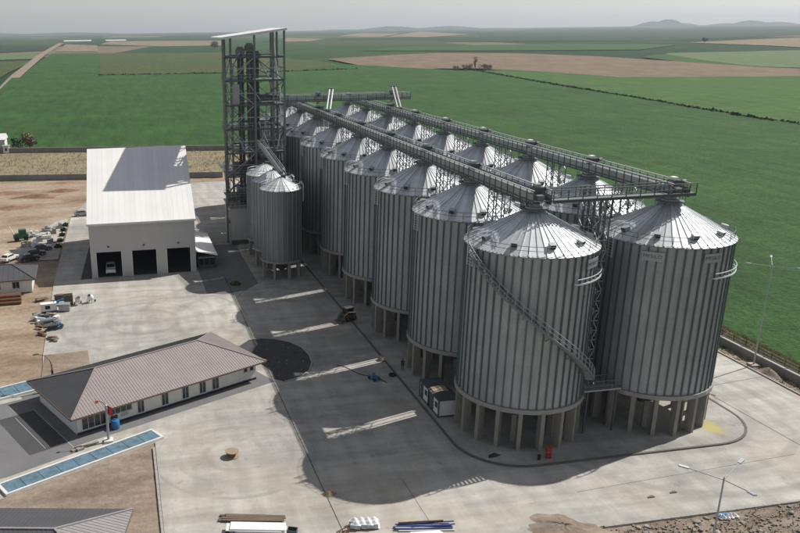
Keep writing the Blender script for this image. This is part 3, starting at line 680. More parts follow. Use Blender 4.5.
# bucket elevators standing in the tower
for i, (x, y, h, lab) in enumerate(((26.3,YF+2.6,41.3,'leftmost dark bucket elevator rising inside the lattice tower'),(28.2,YF+2.4,42.0,'middle dark bucket elevator rising inside the lattice tower'),(30.0,YF+5.2,40.4,'rightmost dark bucket elevator rising inside the lattice tower'))):
    e = thing('bucket_elevator', lab, 'elevator', (x,y,0), group='bucket elevators')
    MB().b2(-.6,.6,-.75,.75,.02,1.9).build('boot', M_dsteel, e)
    for s in (-.36,.36): MB().b2(s-.27,s+.27,-.42,.42,1.9,h-1.6).build('leg_casing', M_dsteel, e)
    MB().add([(-.85,-.55,h-1.6),(.85,-.55,h-1.6),(.85,.55,h-1.6),(-.85,.55,h-1.6),(-.95,-.6,h-.7),(.95,-.6,h-.7),(.95,.6,h-.7),(-.95,.6,h-.7),(-.5,-.55,h),(.5,-.55,h),(.5,.55,h),(-.5,.55,h)],
        [(3,2,1,0),(0,1,5,4),(1,2,6,5),(2,3,7,6),(3,0,4,7),(4,5,9,8),(5,6,10,9),(6,7,11,10),(7,4,8,11),(8,9,10,11)]).build('head', M_gant, e)
    q = MB()
    for z in range(4,int(h)-2,3): q.b2(-.68,.68,-.47,.47,z,z+.12)
    q.build('flange', M_gant, e)
for lab, pts, r in (('pale spout pipe slanting down the right side of the tower top', [(33.2,YF+1.2,42.6),(33.6,YF+1.2,38.),(34.6,YF+1.0,31.2)],.17), ('thin grey spout pipe bending down to the conveyor bridge', [(30.3,YF+4.8,39.),(32.6,YF+4.8,35.2),(34.,YF+5.4,31.)],.2), ('grey spout pipe curving left of the elevator heads', [(26.1,YF+1.4,40.2),(24.5,YF+1.2,37.5),(24.4,YF+1.2,27.)],.2), ('pale upright pipe on the tower edge above the bridge', [(34.4,YF+.6,31.5),(34.5,YF+.6,24.),(33.6,YF+.6,20.)],.14)):
    tag(MB().tube(pts, r, 8).build('spout_pipe', M_zinc if 'pale' in lab else M_steel), lab, 'pipe', 'tower spouts')
tag(MB().b2(24.2,25.7,YF+.6,YF+1.8,29.74,33.8).build('dust_filter', M_steel), 'light grey filter box halfway up the lattice tower', 'filter')
for i, (x0,x1,y0,y1,z0,z1,mt) in enumerate(((25,28,YF+1,YF+4,9.75,12.8,M_gant),(29.6,33.6,YF+1,YF+5,9.75,13.4,M_dsteel),(24.6,28.6,YF+1.2,YF+5,14.75,17.6,M_dsteel),(29.6,33.8,YF+2,YF+7,14.75,18.4,M_gant),(30,34,YF+1.2,YF+5,19.75,22.6,M_dsteel),(30.4,33.8,YF+1,YF+5,29.75,31.8,M_dsteel))):
    t = thing('grain_cleaner', ['small grey cleaner left on the lowest tower platform','dark cleaner right on the lowest tower platform','dark cleaner left on the second tower platform','wide grey cleaner right on the second tower platform','dark cleaner on the third tower platform','dark drive box on the platform at bridge level'][i], 'machine', ((x0+x1)/2,(y0+y1)/2,z0), group='machines in the tower')
    hx, hy, hh = (x1-x0)/2, (y1-y0)/2, z1-z0
    MB().b2(-hx,hx,-hy,hy,hh*.25,hh*.8).build('housing', mt, t)
    for sx_ in (-1,1):
        for sy_ in (-1,1): MB().b2(sx_*(hx-.12)-.08,sx_*(hx-.12)+.08,sy_*(hy-.12)-.08,sy_*(hy-.12)+.08,0,hh*.25).build('leg', M_dsteel, t)
    MB().lathe([(.5,hh*.8),(.5,hh),(.2,hh+.1)],12,cap1=True).build('duct', M_steel, t)
for i, (pts, r) in enumerate((([(31.5,YF+.5,29.8),(31.,YF+.5,24.),(29.4,YF+.5,20.)],.16),([(29.6,YF+.4,26.),(32.6,YF+.4,19.)],.15),([(25.2,YF+.3,23.),(27.4,YF+.3,18.)],.15),([(33.6,YF+.4,15.),(31.,YF+.3,9.9)],.16),([(27.6,YF+.35,34.),(30.4,YF+.35,30.)],.13))):
    tag(MB().tube(pts, r, 8).build('spout_pipe', M_steel), ['highest bent','long slanting','short left','lowest slanting','thin upper'][i]+' grey spout pipe inside the lattice tower', 'pipe', 'tower spouts')
# pit house at the tower foot
t = thing('pit_house', 'light grey panel clad pit house at the foot of the lattice tower', 'building', (0,0,0))
MB().b2(22.9,28.3,169.4,180.,.02,7.9).build('wall', M_panel, t)
for i in range(5): MB().b2(22.95+1.07*i,22.95+1.07*(i+1)-.04,169.34,169.42,1.,7.9).build('wall_panel', M_panel, t)
MB().b2(22.8,28.4,169.3,169.45,.02,.98).build('base_strip', M_dsteel, t)
MB().b2(22.6,28.6,169.1,180.2,7.9,8.15).build('roof', M_steel, t)
q = MB()
for h in (.55,1.05): q.bar((22.7,169.2,8.15+h),(28.5,169.2,8.15+h),.06)
for i in range(7): q.bar((22.7+.966*i,169.2,8.15),(22.7+.966*i,169.2,9.2),.06)
q.build('railing', M_zinc, t)

# ------------------------------------------------------------------ truck shed
X0, X1, X1B, Y0, Y1, ZF, ZR = -6.7, 13.2, 14.4, 150.6, 182., 10.55, 20.
sh = thing('truck_shed', 'large white panel clad shed with three open truck bays and a sloping roof', 'shed', (0,0,0))
DOORS = [(-5.7,-.9),(1.0,5.7),(7.6,12.2)]; DH = 5.25
fx = [X0]+[v for d in DOORS for v in d]+[X1]
for i in range(0,8,2): MB().b2(fx[i],fx[i+1],Y0,Y0+.3,0.02,DH).build('pier', M_panel, sh)
np_ = 10
for i in range(np_):
    a = X0+(X1-X0)*i/np_; b = X0+(X1-X0)*(i+1)/np_; MB().b2(a+.002,b-.002,Y0-.01,Y0+.25,DH,ZF-.1).build('wall_panel', M_panel, sh)
for xa, xb in DOORS:
    MB().b2(xa,xb,Y0-.05,Y0-.0,DH-.25,DH+.2).build('door_header', M_panel, sh)
    for x in (xa,xb): MB().b2(x-.08,x+.08,Y0-.06,Y0-.005,.02,DH-.26).build('door_jamb', M_trim, sh)
    MB().box(((xa+xb)/2,Y0-.14,DH+.75),(.35,.2,.25)).build('wall_lamp', M_rust, sh)
for xa, xb, nm in ((X0,X0,'l'),(X1,X1B,'r')):
    s = -.25 if nm == 'r' else .25
    MB().add([(xa,Y0+.31,.02),(xb,Y1,.02),(xb,Y1,ZR-.15),(xa,Y0+.31,ZF-.1),(xa+s,Y0+.31,.02),(xb+s,Y1,.02),(xb+s,Y1,ZR-.15),(xa+s,Y0+.31,ZF-.1)],[(0,1,2,3),(7,6,5,4),(0,4,5,1),(1,5,6,2),(2,6,7,3),(3,7,4,0)]).build('side_wall', M_panel, sh)
MB().b2(X0,X1B,Y1+.01,Y1+.25,.02,ZR-.15).build('back_wall', M_panel, sh)
def shr(x, y): f = (y-Y0)/(Y1-Y0); return ZF+(ZR-ZF)*f
n = 20
rp = MB().add([(X0-.1,Y0-.1,ZF-.08),(X1+.1,Y0-.1,ZF-.08),(X1B+.1,Y1+.2,ZR-.06),(X0-.1,Y1+.2,ZR-.06)],[(0,1,2,3)]).build('roof', M_panel, sh)
for i in range(n):
    def xx(f, y): e = X1+(X1B-X1)*(y-Y0)/(Y1-Y0); return (X0-.25)+(e+.25-X0+.25)*f
    ya, yb = Y0-.3, Y1+.35; f0 = i/n; f1 = (i+1)/n; g_ = .006/20
    za, zb_ = shr(0,ya), shr(0,yb)
    P = [(xx(f0+g_,ya),ya,za),(xx(f1-g_,ya),ya,za),(xx(f1-g_,yb),yb,zb_),(xx(f0+g_,yb),yb,zb_)]
    MB().add(P+[(x,y,z+.1) for x,y,z in P],[(3,2,1,0),(4,5,6,7),(0,1,5,4),(1,2,6,5),(2,3,7,6),(3,0,4,7)]).build('roof_panel', M_proof, rp)
MB().b2(X0-.3,X1+.3,Y0-.45,Y0-.31,ZF-.35,ZF+.05).build('gutter', M_zinc, sh)
MB().b2(X0+.3,X1-.3,Y0+.35,Y1-.3,.012,.02).build('floor', M_asph, sh)
# annex with lean-to roof
t = thing('lean_to_annex', 'low annex with a pale lean-to roof against the right side of the truck shed', 'annex', (0,0,0))
MB().b2(13.75,17.2,152.6,170.,.02,2.5).build('wall', M_dsteel, t)
for i in range(3): w_ = MB().b2(13.95+1.1*i,14.85+1.1*i,152.53,152.6,.7,2.1).build('window', M_glass, t); MB().b2(13.9+1.1*i,14.9+1.1*i,152.50,152.54,2.1,2.2).build('frame', M_trim, w_)
for i in range(6):
    a = 151.9+3.1*i; MB().add([(13.4,a,3.6),(17.6,a,2.6),(17.6,a+3.06,2.6),(13.4,a+3.06,3.6),(13.4,a,3.72),(17.6,a,2.72),(17.6,a+3.06,2.72),(13.4,a+3.06,3.72)],[(3,2,1,0),(4,5,6,7),(0,1,5,4),(1,2,6,5),(2,3,7,6),(3,0,4,7)]).build('roof_panel', M_proof, t)

# ------------------------------------------------------------------ hipped buildings
def hip_house(t, L, W, H, ov, ZRi, hipL, hipR, wallm, roofA, seam, plinth=None, roofB=None, bfaces='lb'):
    """local frame: x along the front 0..L, y depth 0..W; hipped roof of sheet panels"""
    for a, b, nm in (((0,0),(L,0),'f'),((L,0),(L,W),'r'),((L,W),(0,W),'b'),((0,W),(0,0),'l')):
        a = Vector((*a,0)); b = Vector((*b,0)); u = (b-a).normalized(); n_ = Vector((-u.y,u.x,0)); c = (a+b)/2+n_*.1
        MB().box((c.x,c.y,H/2+.01),((b-a).length-.202*(nm in 'rl'),.2,H),math.atan2(u.y,u.x)).build('wall', wallm, t)
    if plinth: MB().b2(-.05,L+.05,-.05,-.002,.02,.32).build('base_strip', plinth, t)
    x0, x1, y0, y1, zc = -ov, L+ov, -ov, W+ov, H-.02; ym = W/2
    a, b = (x0+hipL, ym), (x1-hipR, ym)
    MB().b2(x0+.05,x1-.05,y0+.05,y1-.05,H-.18,H-.02).build('soffit', M_trim, t)
    faces = {'f': [(x0,y0,zc),(x1,y0,zc),(*b,ZRi),(*a,ZRi)], 'b': [(x1,y1,zc),(x0,y1,zc),(*a,ZRi),(*b,ZRi)], 'l': [(x0,y1,zc),(x0,y0,zc),(*a,ZRi)], 'r': [(x1,y0,zc),(x1,y1,zc),(*b,ZRi)]}
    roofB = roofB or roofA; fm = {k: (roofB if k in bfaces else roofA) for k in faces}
    ro = MB().b2(a[0],b[0],ym-.06,ym+.06,ZRi-.25,ZRi+.02).build('roof', roofA, t)
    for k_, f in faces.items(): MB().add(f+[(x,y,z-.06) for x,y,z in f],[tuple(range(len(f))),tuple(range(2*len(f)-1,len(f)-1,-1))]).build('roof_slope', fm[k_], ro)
    # standing seams / sheet edges, one strip per sheet
    def seamline(p, q_, k_): MB().bar(Vector(p)+Vector((0,0,.01)),Vector(q_)+Vector((0,0,.01)),.07,.05).build('roof_rib', fm[k_], ro)
    nS = int((x1-x0)/seam)
    for i in range(1,nS):
        x = x0+(x1-x0)*i/nS
        f = min(1., (x-x0)/hipL if hipL else 1., (x1-x)/hipR if hipR else 1.)
        seamline((x,y0,zc),(x,y0+(ym-y0)*f,zc+(ZRi-zc)*f),'f'); seamline((x,y1,zc),(x,y1-(y1-ym)*f,zc+(ZRi-zc)*f),'b')
    nS = int((y1-y0)/seam)
    for i in range(1,nS):
        y = y0+(y1-y0)*i/nS; f = min((y-y0)/(ym-y0),(y1-y)/(y1-ym))
        if hipL: seamline((x0,y,zc),(x0+hipL*f,y,zc+(ZRi-zc)*f),'l')
        if hipR: seamline((x1,y,zc),(x1-hipR*f,y,zc+(ZRi-zc)*f),'r')
    for p, q_ in (((*a,ZRi),(*b,ZRi)),((x0,y0,zc),(*a,ZRi)),((x0,y1,zc),(*a,ZRi)),((x1,y0,zc),(*b,ZRi)),((x1,y1,zc),(*b,ZRi))):
        MB().bar(Vector(p)+Vector((0,0,.05)),Vector(q_)+Vector((0,0,.05)),.2,.1).build('ridge_cap', roofA, ro)
    for p, q_ in (((x0,y0,zc),(x1,y0,zc)),((x1,y0,zc),(x1,y1,zc)),((x1,y1,zc),(x0,y1,zc)),((x0,y1,zc),(x0,y0,zc))):
        MB().bar(Vector(p)+Vector((0,0,-.1)),Vector(q_)+Vector((0,0,-.1)),.12,.2).build('fascia', M_dwood, ro)
    return ro
def window(t, x0, x1, z0, z1, y=-.0, panes=2, sill=True):
    f = MB().b2(x0-.07,x1+.07,y-.05,y-.002,z0-.07,z1+.07).build('window', M_trim, t); wd = (x1-x0)/panes
    for i in range(panes): MB().b2(x0+wd*i+.04,x0+wd*(i+1)-.04,y-.075,y-.052,z0,z1).build('pane', M_glass, f)
    if sill: MB().b2(x0-.12,x1+.12,y-.14,y-.052,z0-.13,z0-.07).build('sill', M_trim, f)
oang = math.atan2(.440,.898)
of = thing('office_building', 'long white office with a hipped pinkish sheet roof beside the blue scales', 'building', (OA.x,OA.y,0), oang)
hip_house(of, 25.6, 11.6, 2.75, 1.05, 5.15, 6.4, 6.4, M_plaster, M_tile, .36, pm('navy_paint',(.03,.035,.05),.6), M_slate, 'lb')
for x0_, x1_, z0_, z1_, n in ((.6,3.7,.55,1.95,4),(4.1,7.1,1.35,2.05,4),(7.85,8.75,.5,1.95,2),(11.2,12.15,.5,1.95,2),(14.15,15.1,.5,1.95,2),(16.7,17.65,.5,1.95,2),(18.65,19.65,.5,1.95,2),(23.6,24.2,1.55,2.05,1),(24.6,25.2,1.55,2.05,1)):
    window(of, x0_, x1_, z0_, z1_, 0, n, True)
dr = MB().b2(4.25,5.15,-.06,-.002,.02,1.25).build('door', M_glass, of); MB().b2(4.2,5.2,-.09,-.062,1.25,1.32).build('frame', M_trim, dr)
MB().b2(5.6,6.6,-.07,-.055,.75,1.3).build('notice_board', M_car_grey, of)
hs_ = thing('small_house', 'small white house with a grey hipped roof at the left edge', 'building', (-28.8,144.2,0), R_(2))
hip_house(hs_, 11.6, 8.2, 2.6, .7, 4.3, 4.2, 4.2, M_plaster, M_slate, .9)
for x in (4.9,8.2,1.5): window(hs_, x, x+1.25, .9, 2.05, 0, 2)
MB().b2(11.35,11.6,-.08,-.01,.02,2.5).build('corner_trim', M_white, hs_)
lh = thing('gate_building', 'grey hipped roof of a building cut off by the bottom left corner', 'building', (-20.3,59.9,0), R_(-12.5))
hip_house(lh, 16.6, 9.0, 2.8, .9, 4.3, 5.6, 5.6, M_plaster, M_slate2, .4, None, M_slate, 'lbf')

# ------------------------------------------------------------------ truck scales
def scale_deck(label, x, y, L, W, rz, n):
    t = thing('weighbridge', label, 'truck scale', (x,y,0), rz, 'blue truck scales')
    for yy in (0, W): MB().b2(-.3,L+.3,yy-.12,yy+.12,.02,.30).build('side_beam', M_trim, t)
    for xx in (-.14,L+.14): MB().b2(xx-.16,xx+.16,.165,W-.165,.02,.28).build('end_beam', M_trim, t)
    MB().b2(.03,L-.03,.17,W-.17,.02,.16).build('frame', M_dsteel, t)
    for i in range(n): 
        for j in range(2): MB().b2(L*i/n+.03,L*(i+1)/n-.03,.19+(W-.38)*j/2+.01,.19+(W-.38)*(j+1)/2-.01,.17,.25).build('deck_plate', M_blue, t)
    return t
sa = math.atan2(8.9,15.6)
scale_deck('long blue truck scale with white edges, in front of the office', -13.5,75.2,18.2,2.35,sa-.02,9)
scale_deck('blue truck scale with white edges cut by the left edge', -29.2,93.2,17.8,3.3,.42,9)
q = MB().b2(-1.7,1.6,-.22,.22,.02,.2).b2(-1.2,-.4,-.5,.4,.02,.28); tag(q.build('kerb_island', M_stone, loc=(-6.1,83.9,0)), 'pale broken kerb island beside the flag mast', 'kerb'); bpy.data.objects['kerb_island'].rotation_euler = (0,0,sa)

# ------------------------------------------------------------------ lamp posts
def lamp(label, x, y, H, arms, rot0, arm=3.1):
    t = thing('lamp_post', label, 'lamp post', (x,y,0), rot0, 'three armed yard lamps')
    MB().b2(-.6,.6,-.6,.6,-.15,.22).build('base_block', M_stone, t)
    MB().lathe([(.11,.22),(.055,H),(.0,H+.1)],10).build('pole', M_steel, t, 50)
    for i in range(arms):
        a = 2*math.pi*i/arms; u = Vector((math.cos(a),math.sin(a),0))
        ar = MB().tube([Vector((0,0,H-.15))+u*.05, Vector((0,0,H+.35))+u*arm],.036,6).build('arm', M_steel, t)
        MB().bar(Vector((0,0,H+.33))+u*(arm-.1),Vector((0,0,H+.42))+u*(arm+.55),.24,.10).build('lamp_head', M_steel, ar)
    return t
lamp('three armed lamp post beside the right boundary wall', 83.6,88.0,14.3,3,R_(172))
lamp('three armed lamp post in the rubble at the bottom right', 40.3,43.1,14.3,3,R_(148),2.4)
t = thing('street_lamp', 'dark curved lamp post behind the office roof', 'lamp post', (-10.6,100.3,0))
MB().tube([(0,0,.0),(0,0,3.6),(-.2,0,4.3),(-.7,.1,4.9),(-1.6,.2,5.15)],[.1,.08,.06,.05,.05],8).build('pole', M_dsteel, t)
MB().bar((-1.5,.2,5.15),(-2.2,.3,5.1),.28,.12).build('lamp_head', M_dsteel, t); MB().b2(-.14,.14,-.14,.14,1.9,2.9).build('control_box', M_dsteel, t)
# flag mast in front of the office
t = thing('flag_mast', 'grey mast with a drooping red flag in front of the office', 'mast', (-3.5,84.6,0))
MB().b2(-.5,.5,-.5,.5,.0,.3).build('base_block', M_plaster, t)
MB().lathe([(.16,.3),(.13,4.6),(0.,4.7)],10).build('pole', M_steel, t, 50)
fl = MB(); vs = []; nn = 8
for i in range(nn+1):
    for j in range(nn+1): u_, v_ = i/nn, j/nn; vs.append((.15+u_*.55, .08*math.sin(7*u_+3*v_), 4.55-v_*1.1-.35*u_))
fl.add(vs,[(i*(nn+1)+j,(i+1)*(nn+1)+j,(i+1)*(nn+1)+j+1,i*(nn+1)+j+1) for i in range(nn) for j in range(nn)]).build('flag', M_red, t, 60)
MB().tube([(0,0,4.5),(-.35,0,5.0),(-.8,0,5.2)],.04,6).build('arm', M_dsteel, t); MB().tube([(-.8,0,5.2),(-1.1,0,5.05)],[.09,.2],8).build('loudspeaker', M_red, t)
t = thing('water_tank', 'round blue plastic tank beside the office front', 'tank', (*off(4.3,-1.1),0))
MB().lathe([(.46,.02),(.5,.1),(.5,.95),(.42,1.1),(.18,1.16)],18,cap1=True).build('body', M_bluebin, t, 40); MB().lathe([(.17,1.15),(.17,1.25)],12,cap1=True).build('lid', M_dsteel, t)

# ------------------------------------------------------------------ walls and fences
def panel_wall(label, a, b, h, thick, n, mat, cope=True, z=-.15):
    a = Vector(a); b = Vector(b); u = (b-a).normalized(); L = (b-a).length/n; rz = math.atan2(u.y,u.x)
    t = thing('boundary_wall', label, 'wall', (a.x,a.y,z), rz)
    me = MB().b2(.12,L-.12,-thick/2,thick/2,0,h).mesh('wall_panel', mat); mp_ = MB().b2(-.13,.13,-thick/2-.05,thick/2+.05,0,h+.03).mesh('pier', mat)
    mc = MB().b2(.135,L-.135,-thick/2-.06,thick/2+.06,h,h+.09).mesh('coping', M_kerb)
    for i in range(n):
        place('wall_panel', me, t, (L*i,0,0)); place('pier', mp_, t, (L*i,0,0))
        if cope: place('coping', mc, t, (L*i,0,0))
    return t
M_bw = pm('boundary_concrete', (.22,.215,.205), .9, 0, .18, .4, rnd_obj=.1)
panel_wall('low concrete boundary wall along the right side of the yard', (84.9,40), (84.9,300), 1.15, .3, 65, M_bw)
panel_wall('grey boundary wall crossing the lot behind the truck shed', (-60,270), (32,254), 1.9, .25, 30, M_bw, False)
panel_wall('far boundary wall between the dry grass and the wheat field', (-80,337.5), (84.9,306), 1.9, .25, 54, M_bw)
# wire fence on the verge
t = thing('wire_fence', 'thin wire fence with posts on the verge beyond the right wall', 'fence', (87.,0,0))
me = MB().b2(-.04,.04,-.04,.04,-.15,1.25).mesh('post', M_dsteel)
for i in range(60): place('post', me, t, (0,60+2.4*i,0))
q = MB()
for h in (.3,.7,1.15): q.bar((0,60,h),(0,60+2.4*59,h),.025)
q.build('wire', M_steel, t)
# hedgerow / ditch line across the fields and rough grass on the verge
def tufts(name, pts, hgt, wid, mat, seed, blades=5):
    rr = random.Random(seed); q = MB()
    for x, y, z in pts:
        for _ in range(blades):
            a = rr.random()*6.283; r = rr.random()*wid; h = hgt*(.5+rr.random()); bx, by = x+r*math.cos(a), y+r*math.sin(a); b = rr.random()*6.283; w_ = hgt*.09
            q.add([(bx-w_*math.cos(b),by-w_*math.sin(b),z),(bx+w_*math.cos(b),by+w_*math.sin(b),z),(bx+.5*h*(rr.random()-.5),by+.5*h*(rr.random()-.5),z+h)],[(0,1,2)])
    return stuff(q.build(name, mat))
rr = random.Random(11)
tufts('dry_verge_grass', [(85.4+4.9*rr.random()**1.1,70+75*rr.random(),-.14) for _ in range(11000)], .40, .25, M_dgrass, 1)
tufts('weeds', [(84.2-1.6*rr.random()**3,70+60*rr.random(),-.1) for _ in range(160)], .4, .3, M_leaf, 2, 7)
tufts('rubble_weeds', [(44+40*rr.random(),47+10.2*rr.random(),-.05) for _ in range(260)]+[(66+16*rr.random(),52+5*rr.random(),-.05) for _ in range(260)], .38, .35, M_leaf, 3, 8)
tufts('lot_scrub', [(-75+150*rr.random(),265+60*rr.random(),-.12) for _ in range(2600)], .6, .5, M_dgrass, 4, 5)
def bushes(name, spots, mat, seed, n=70):
    rr = random.Random(seed); q = MB()
    for x, y, r, h, z in spots:
        for _ in range(n):
            a = rr.random()*6.283; u_ = rr.random()**.6; c = Vector((x+r*u_*math.cos(a), y+r*u_*math.sin(a), z+h*rr.random()*(1-.55*u_*u_))); s_ = .16*(r+h)*(.5+rr.random())
            e1 = Vector((rr.random()-.5,rr.random()-.5,rr.random()-.5)).normalized()*s_; e2 = e1.cross(Vector((rr.random()-.5,rr.random()-.5,rr.random()-.3))).normalized()*s_*.8
            q.add([c-e1-e2,c+e1-e2*.6,c+e1*.7+e2,c-e1*.5+e2],[(0,1,2,3)])
    return q.build(name, mat)
hl = [(381,838),(343.7,598),(329,472),(313,366),(311,312),(306,200)]; sp_ = []
for (xa,ya),(xb,yb) in zip(hl,hl[1:]):
    n = int(math.hypot(xb-xa,yb-ya)/4.5)
    for i in range(n): f = i/n; sp_.append((xa+(xb-xa)*f+rr.uniform(-1,1), ya+(yb-ya)*f, rr.uniform(2.2,3.0), rr.uniform(.7,1.4), -.8))
stuff(bushes('ditch_hedge', sp_, M_hedge, 5, 26))
sp_ = [(-15+131*i/60+rr.uniform(-1,1), 916-17*i/60, 2.6, rr.uniform(.8,2.2), -1.) for i in range(61)]+[(116+160*i/60, 900+30*(i/60)**2, 2.6, rr.uniform(.8,2.), -1.) for i in range(61)]
stuff(bushes('field_edge_hedge', sp_, M_hedge, 6, 20))

# ------------------------------------------------------------------ trees and far things
def tree(label, x, y, h, r, mat, seed, group=None, leaves=420):
    rr = random.Random(seed); t = thing('tree', label, 'tree', (x,y,-.9), 0, group); q = MB(); q.tube([(0,0,0),(.05*h,0,h*.3),(0,.03*h,h*.62)],[.06*h*.6,.045*h*.6,.02*h],7)
    for i in range(6): a = 6.283*i/6+rr.random(); q.tube([(0,0,h*(.25+.05*i)),(r*.55*math.cos(a),r*.55*math.sin(a),h*(.5+.06*i))],[.02*h,.008*h],5)
    q.build('trunk', M_bark, t); c = MB()
    cl = [(r*.55*rr.uniform(-1,1), r*.55*rr.uniform(-1,1), h*rr.uniform(.42,.9), r*rr.uniform(.3,.55)) for _ in range(11)]
    for _ in range(leaves):
        X,Y,Z,R0 = rr.choice(cl); d = Vector((rr.gauss(0,1),rr.gauss(0,1),rr.gauss(0,.8))).normalized()*R0*(.6+.4*rr.random()); p = Vector((X,Y,Z))+d; s_ = r*.11*(.6+.8*rr.random())
        e1 = Vector((rr.random()-.5,rr.random()-.5,rr.random()-.5)).normalized()*s_; e2 = e1.cross(Vector((rr.random()-.5,rr.random()-.5,rr.random()-.5))).normalized()*s_*.7
        c.add([p-e1,p+e2,p+e1,p-e2],[(0,1,2,3)])
    c.build('crown', mat, t); return t
tree('lone dark tree far off on the field edge left of the tower', 250, 2080, 16, 11, M_hedge, 1)
tree('tall bare tree standing at the corner of the ploughed field', 384, 846, 15, 3.5, M_brush, 2, leaves=260)
for i, (x, y, h, r) in enumerate(((372,842,6,5),(379,850,7,5),(391,838,6,6),(399,842,5,5),(365,850,4.5,5))): tree(['leftmost low','second low','third low','rightmost low','small rear'][i]+' grey scrub tree at the corner of the ploughed field', x, y, h, r, M_brush, 20+i, 'scrub at the field corner', 200)
tree('lone tree far off on the pale stubble at the upper right', 1395, 1790, 13, 8, M_hedge, 9)
tree('brown leafless bush behind the far wall at the left', -35.5, 341, 6.5, 3.6, M_brush, 31, leaves=700)
tree('green bush beside the white hut at the left', -40.5, 343, 5, 3., M_leaf, 32, leaves=400)
tree('dark tree by the country road at the left edge', -101, 690, 9, 7, M_hedge, 33, leaves=500)
t = thing('white_hut', 'small white hut with a pale roof beyond the far wall at the left', 'building', (-53.5,352,-.1))
MB().b2(-6,7.5,-4,4,0,3.1).build('wall', M_plaster, t); MB().add([(-6.5,-4.5,3.1),(8,-4.5,3.1),(8,4.5,3.1),(-6.5,4.5,3.1),(-6.5,0,5.2),(8,0,5.2)],[(0,1,5,4),(2,3,4,5),(1,2,5),(3,0,4),(3,2,1,0)]).build('roof', M_proof, t); window(t, -1, 1, 1, 2.2, -4., 2); MB().b2(3,4.1,-4.05,-4.002,.05,2.1).build('door', M_dsteel, t)
t = thing('gate_hut', 'tiny pale gate hut at the left end of the far wall', 'hut', (-43.4,331,-.1))
MB().b2(-1.1,1.1,-1.1,1.1,0,2.7).build('wall', M_plaster, t); MB().b2(-1.4,1.4,-1.4,1.4,2.7,2.9).build('roof', M_stone, t); MB().b2(-.4,.4,-1.15,-1.102,.9,2.).build('window', M_glass, t)
for i, (x,y,l_,w_,h_) in enumerate(((-150,3900,120,40,9),(20,3950,90,35,8))):
    t = thing('far_barn', ['long white barn roof far off at the end of the country road','pale barn far off right of the country road'][i], 'barn', (x,y,-1.5), .1)
    MB().b2(-l_/2,l_/2,-w_/2,w_/2,0,h_*.6).build('wall', M_plaster, t); MB().add([(-l_/2-1,-w_/2-1,h_*.6),(l_/2+1,-w_/2-1,h_*.6),(l_/2+1,w_/2+1,h_*.6),(-l_/2-1,w_/2+1,h_*.6),(-l_/2-1,0,h_),(l_/2+1,0,h_)],[(0,1,5,4),(2,3,4,5),(1,2,5),(3,0,4),(3,2,1,0)]).build('roof', M_proof, t)

# ------------------------------------------------------------------ vehicles
def car(name, label, x, y, rz, paint, kind='car', group='parked vehicles'):
    t = thing(name, label, 'car' if kind == 'car' else 'pickup', (x,y,.02), rz, group)   # front towards local +X
    W = .86
    if kind == 'car':
        low = [(-2.1,.35),(-2.15,.75),(-1.95,.95),(1.0,.98),(1.95,.82),(2.12,.55),(2.08,.32)]; up_ = [(-1.75,.95),(-1.25,1.42),(.25,1.44),(1.0,.97)]
    else:
        low = [(-2.5,.45),(-2.55,.95),(-.55,1.02),(1.2,1.08),(2.3,1.0),(2.45,.6),(2.4,.42)]; up_ = [(-.7,1.02),(-.55,1.72),(.7,1.74),(1.35,1.06)]
    def ext(prof, w0, w1, zlow=None):
        n = len(prof); zs = [p[1] for p in prof]; zm, zM = min(zs), max(zs); vs = []
        for s in (-1,1):
            for px, pz in prof: f = (pz-zm)/(zM-zm+1e-6); vs.append((px, s*(w0+(w1-w0)*f), pz))
        return vs, [tuple(range(n-1,-1,-1)), tuple(range(n,2*n))]+[(i,(i+1)%n,n+(i+1)%n,n+i) for i in range(n)]
    bd = MB().add(*ext(low,W,W*.94)).build('body', paint, t); bv = bd.modifiers.new('bevel','BEVEL'); bv.width = .07; bv.segments = 2
    cb = MB().add(*ext(up_,W*.93,W*.74)).build('cabin', paint, t); bv = cb.modifiers.new('bevel','BEVEL'); bv.width = .05; bv.segments = 2
    a, b, c_, d = [Vector((p[0],0,p[1])) for p in up_]
    def glass(nm, p, q_, w0, w1, out):
        p2 = p.lerp(q_,.12)+out; q2 = p.lerp(q_,.88)+out
        MB().add([(p2.x,-w0,p2.z),(p2.x,w0,p2.z),(q2.x,w1,q2.z),(q2.x,-w1,q2.z)],[(0,1,2,3)]).build(nm, M_glass, t)
    glass('windscreen', d, c_, W*.82, W*.68, Vector((.02,0,.02))); glass('rear_window', a, b, W*.82, W*.68, Vector((-.02,0,.02)))
    for s in (-1,1):
        e = [(a.lerp(b,.2)),(a.lerp(b,.85)),(d.lerp(c_,.85)),(d.lerp(c_,.2))]; zm, zM = a.z, b.z
        MB().add([(p.x+(.08 if i<2 else -.08), s*(W*(.93-.19*(p.z-zm)/(zM-zm))+.012), p.z) for i,p in enumerate(e)],[(0,1,2,3)]).build('side_window', M_glass, t)
        for wx in (-1.3,1.3):
            wh = MB().lathe([(.0,-.1),(.22,-.1),(.33,-.09),(.33,.09),(.22,.1),(.0,.1)],16).build('wheel', M_black, t, 40); wh.rotation_euler = (math.pi/2,0,0); wh.location = (wx*(1.12 if kind != 'car' else 1),s*(W-.08),.33)
            MB().lathe([(.0,-.115),(.2,-.11),(.2,.11),(.0,.115)],12).build('rim', M_car_grey, wh)
        MB().box(((2.08 if kind == 'car' else 2.42),s*.62,.68 if kind == 'car' else .82),(.1,.32,.16)).build('headlight', M_lamp, t)
        MB().box(((-2.12 if kind == 'car' else -2.54),s*.66,.75),(.06,.24,.16)).build('tail_light', M_red, t)
    MB().box(((2.12 if kind == 'car' else 2.46),0,.45),(.06,1.2,.16)).build('bumper', M_black, t)
    return t
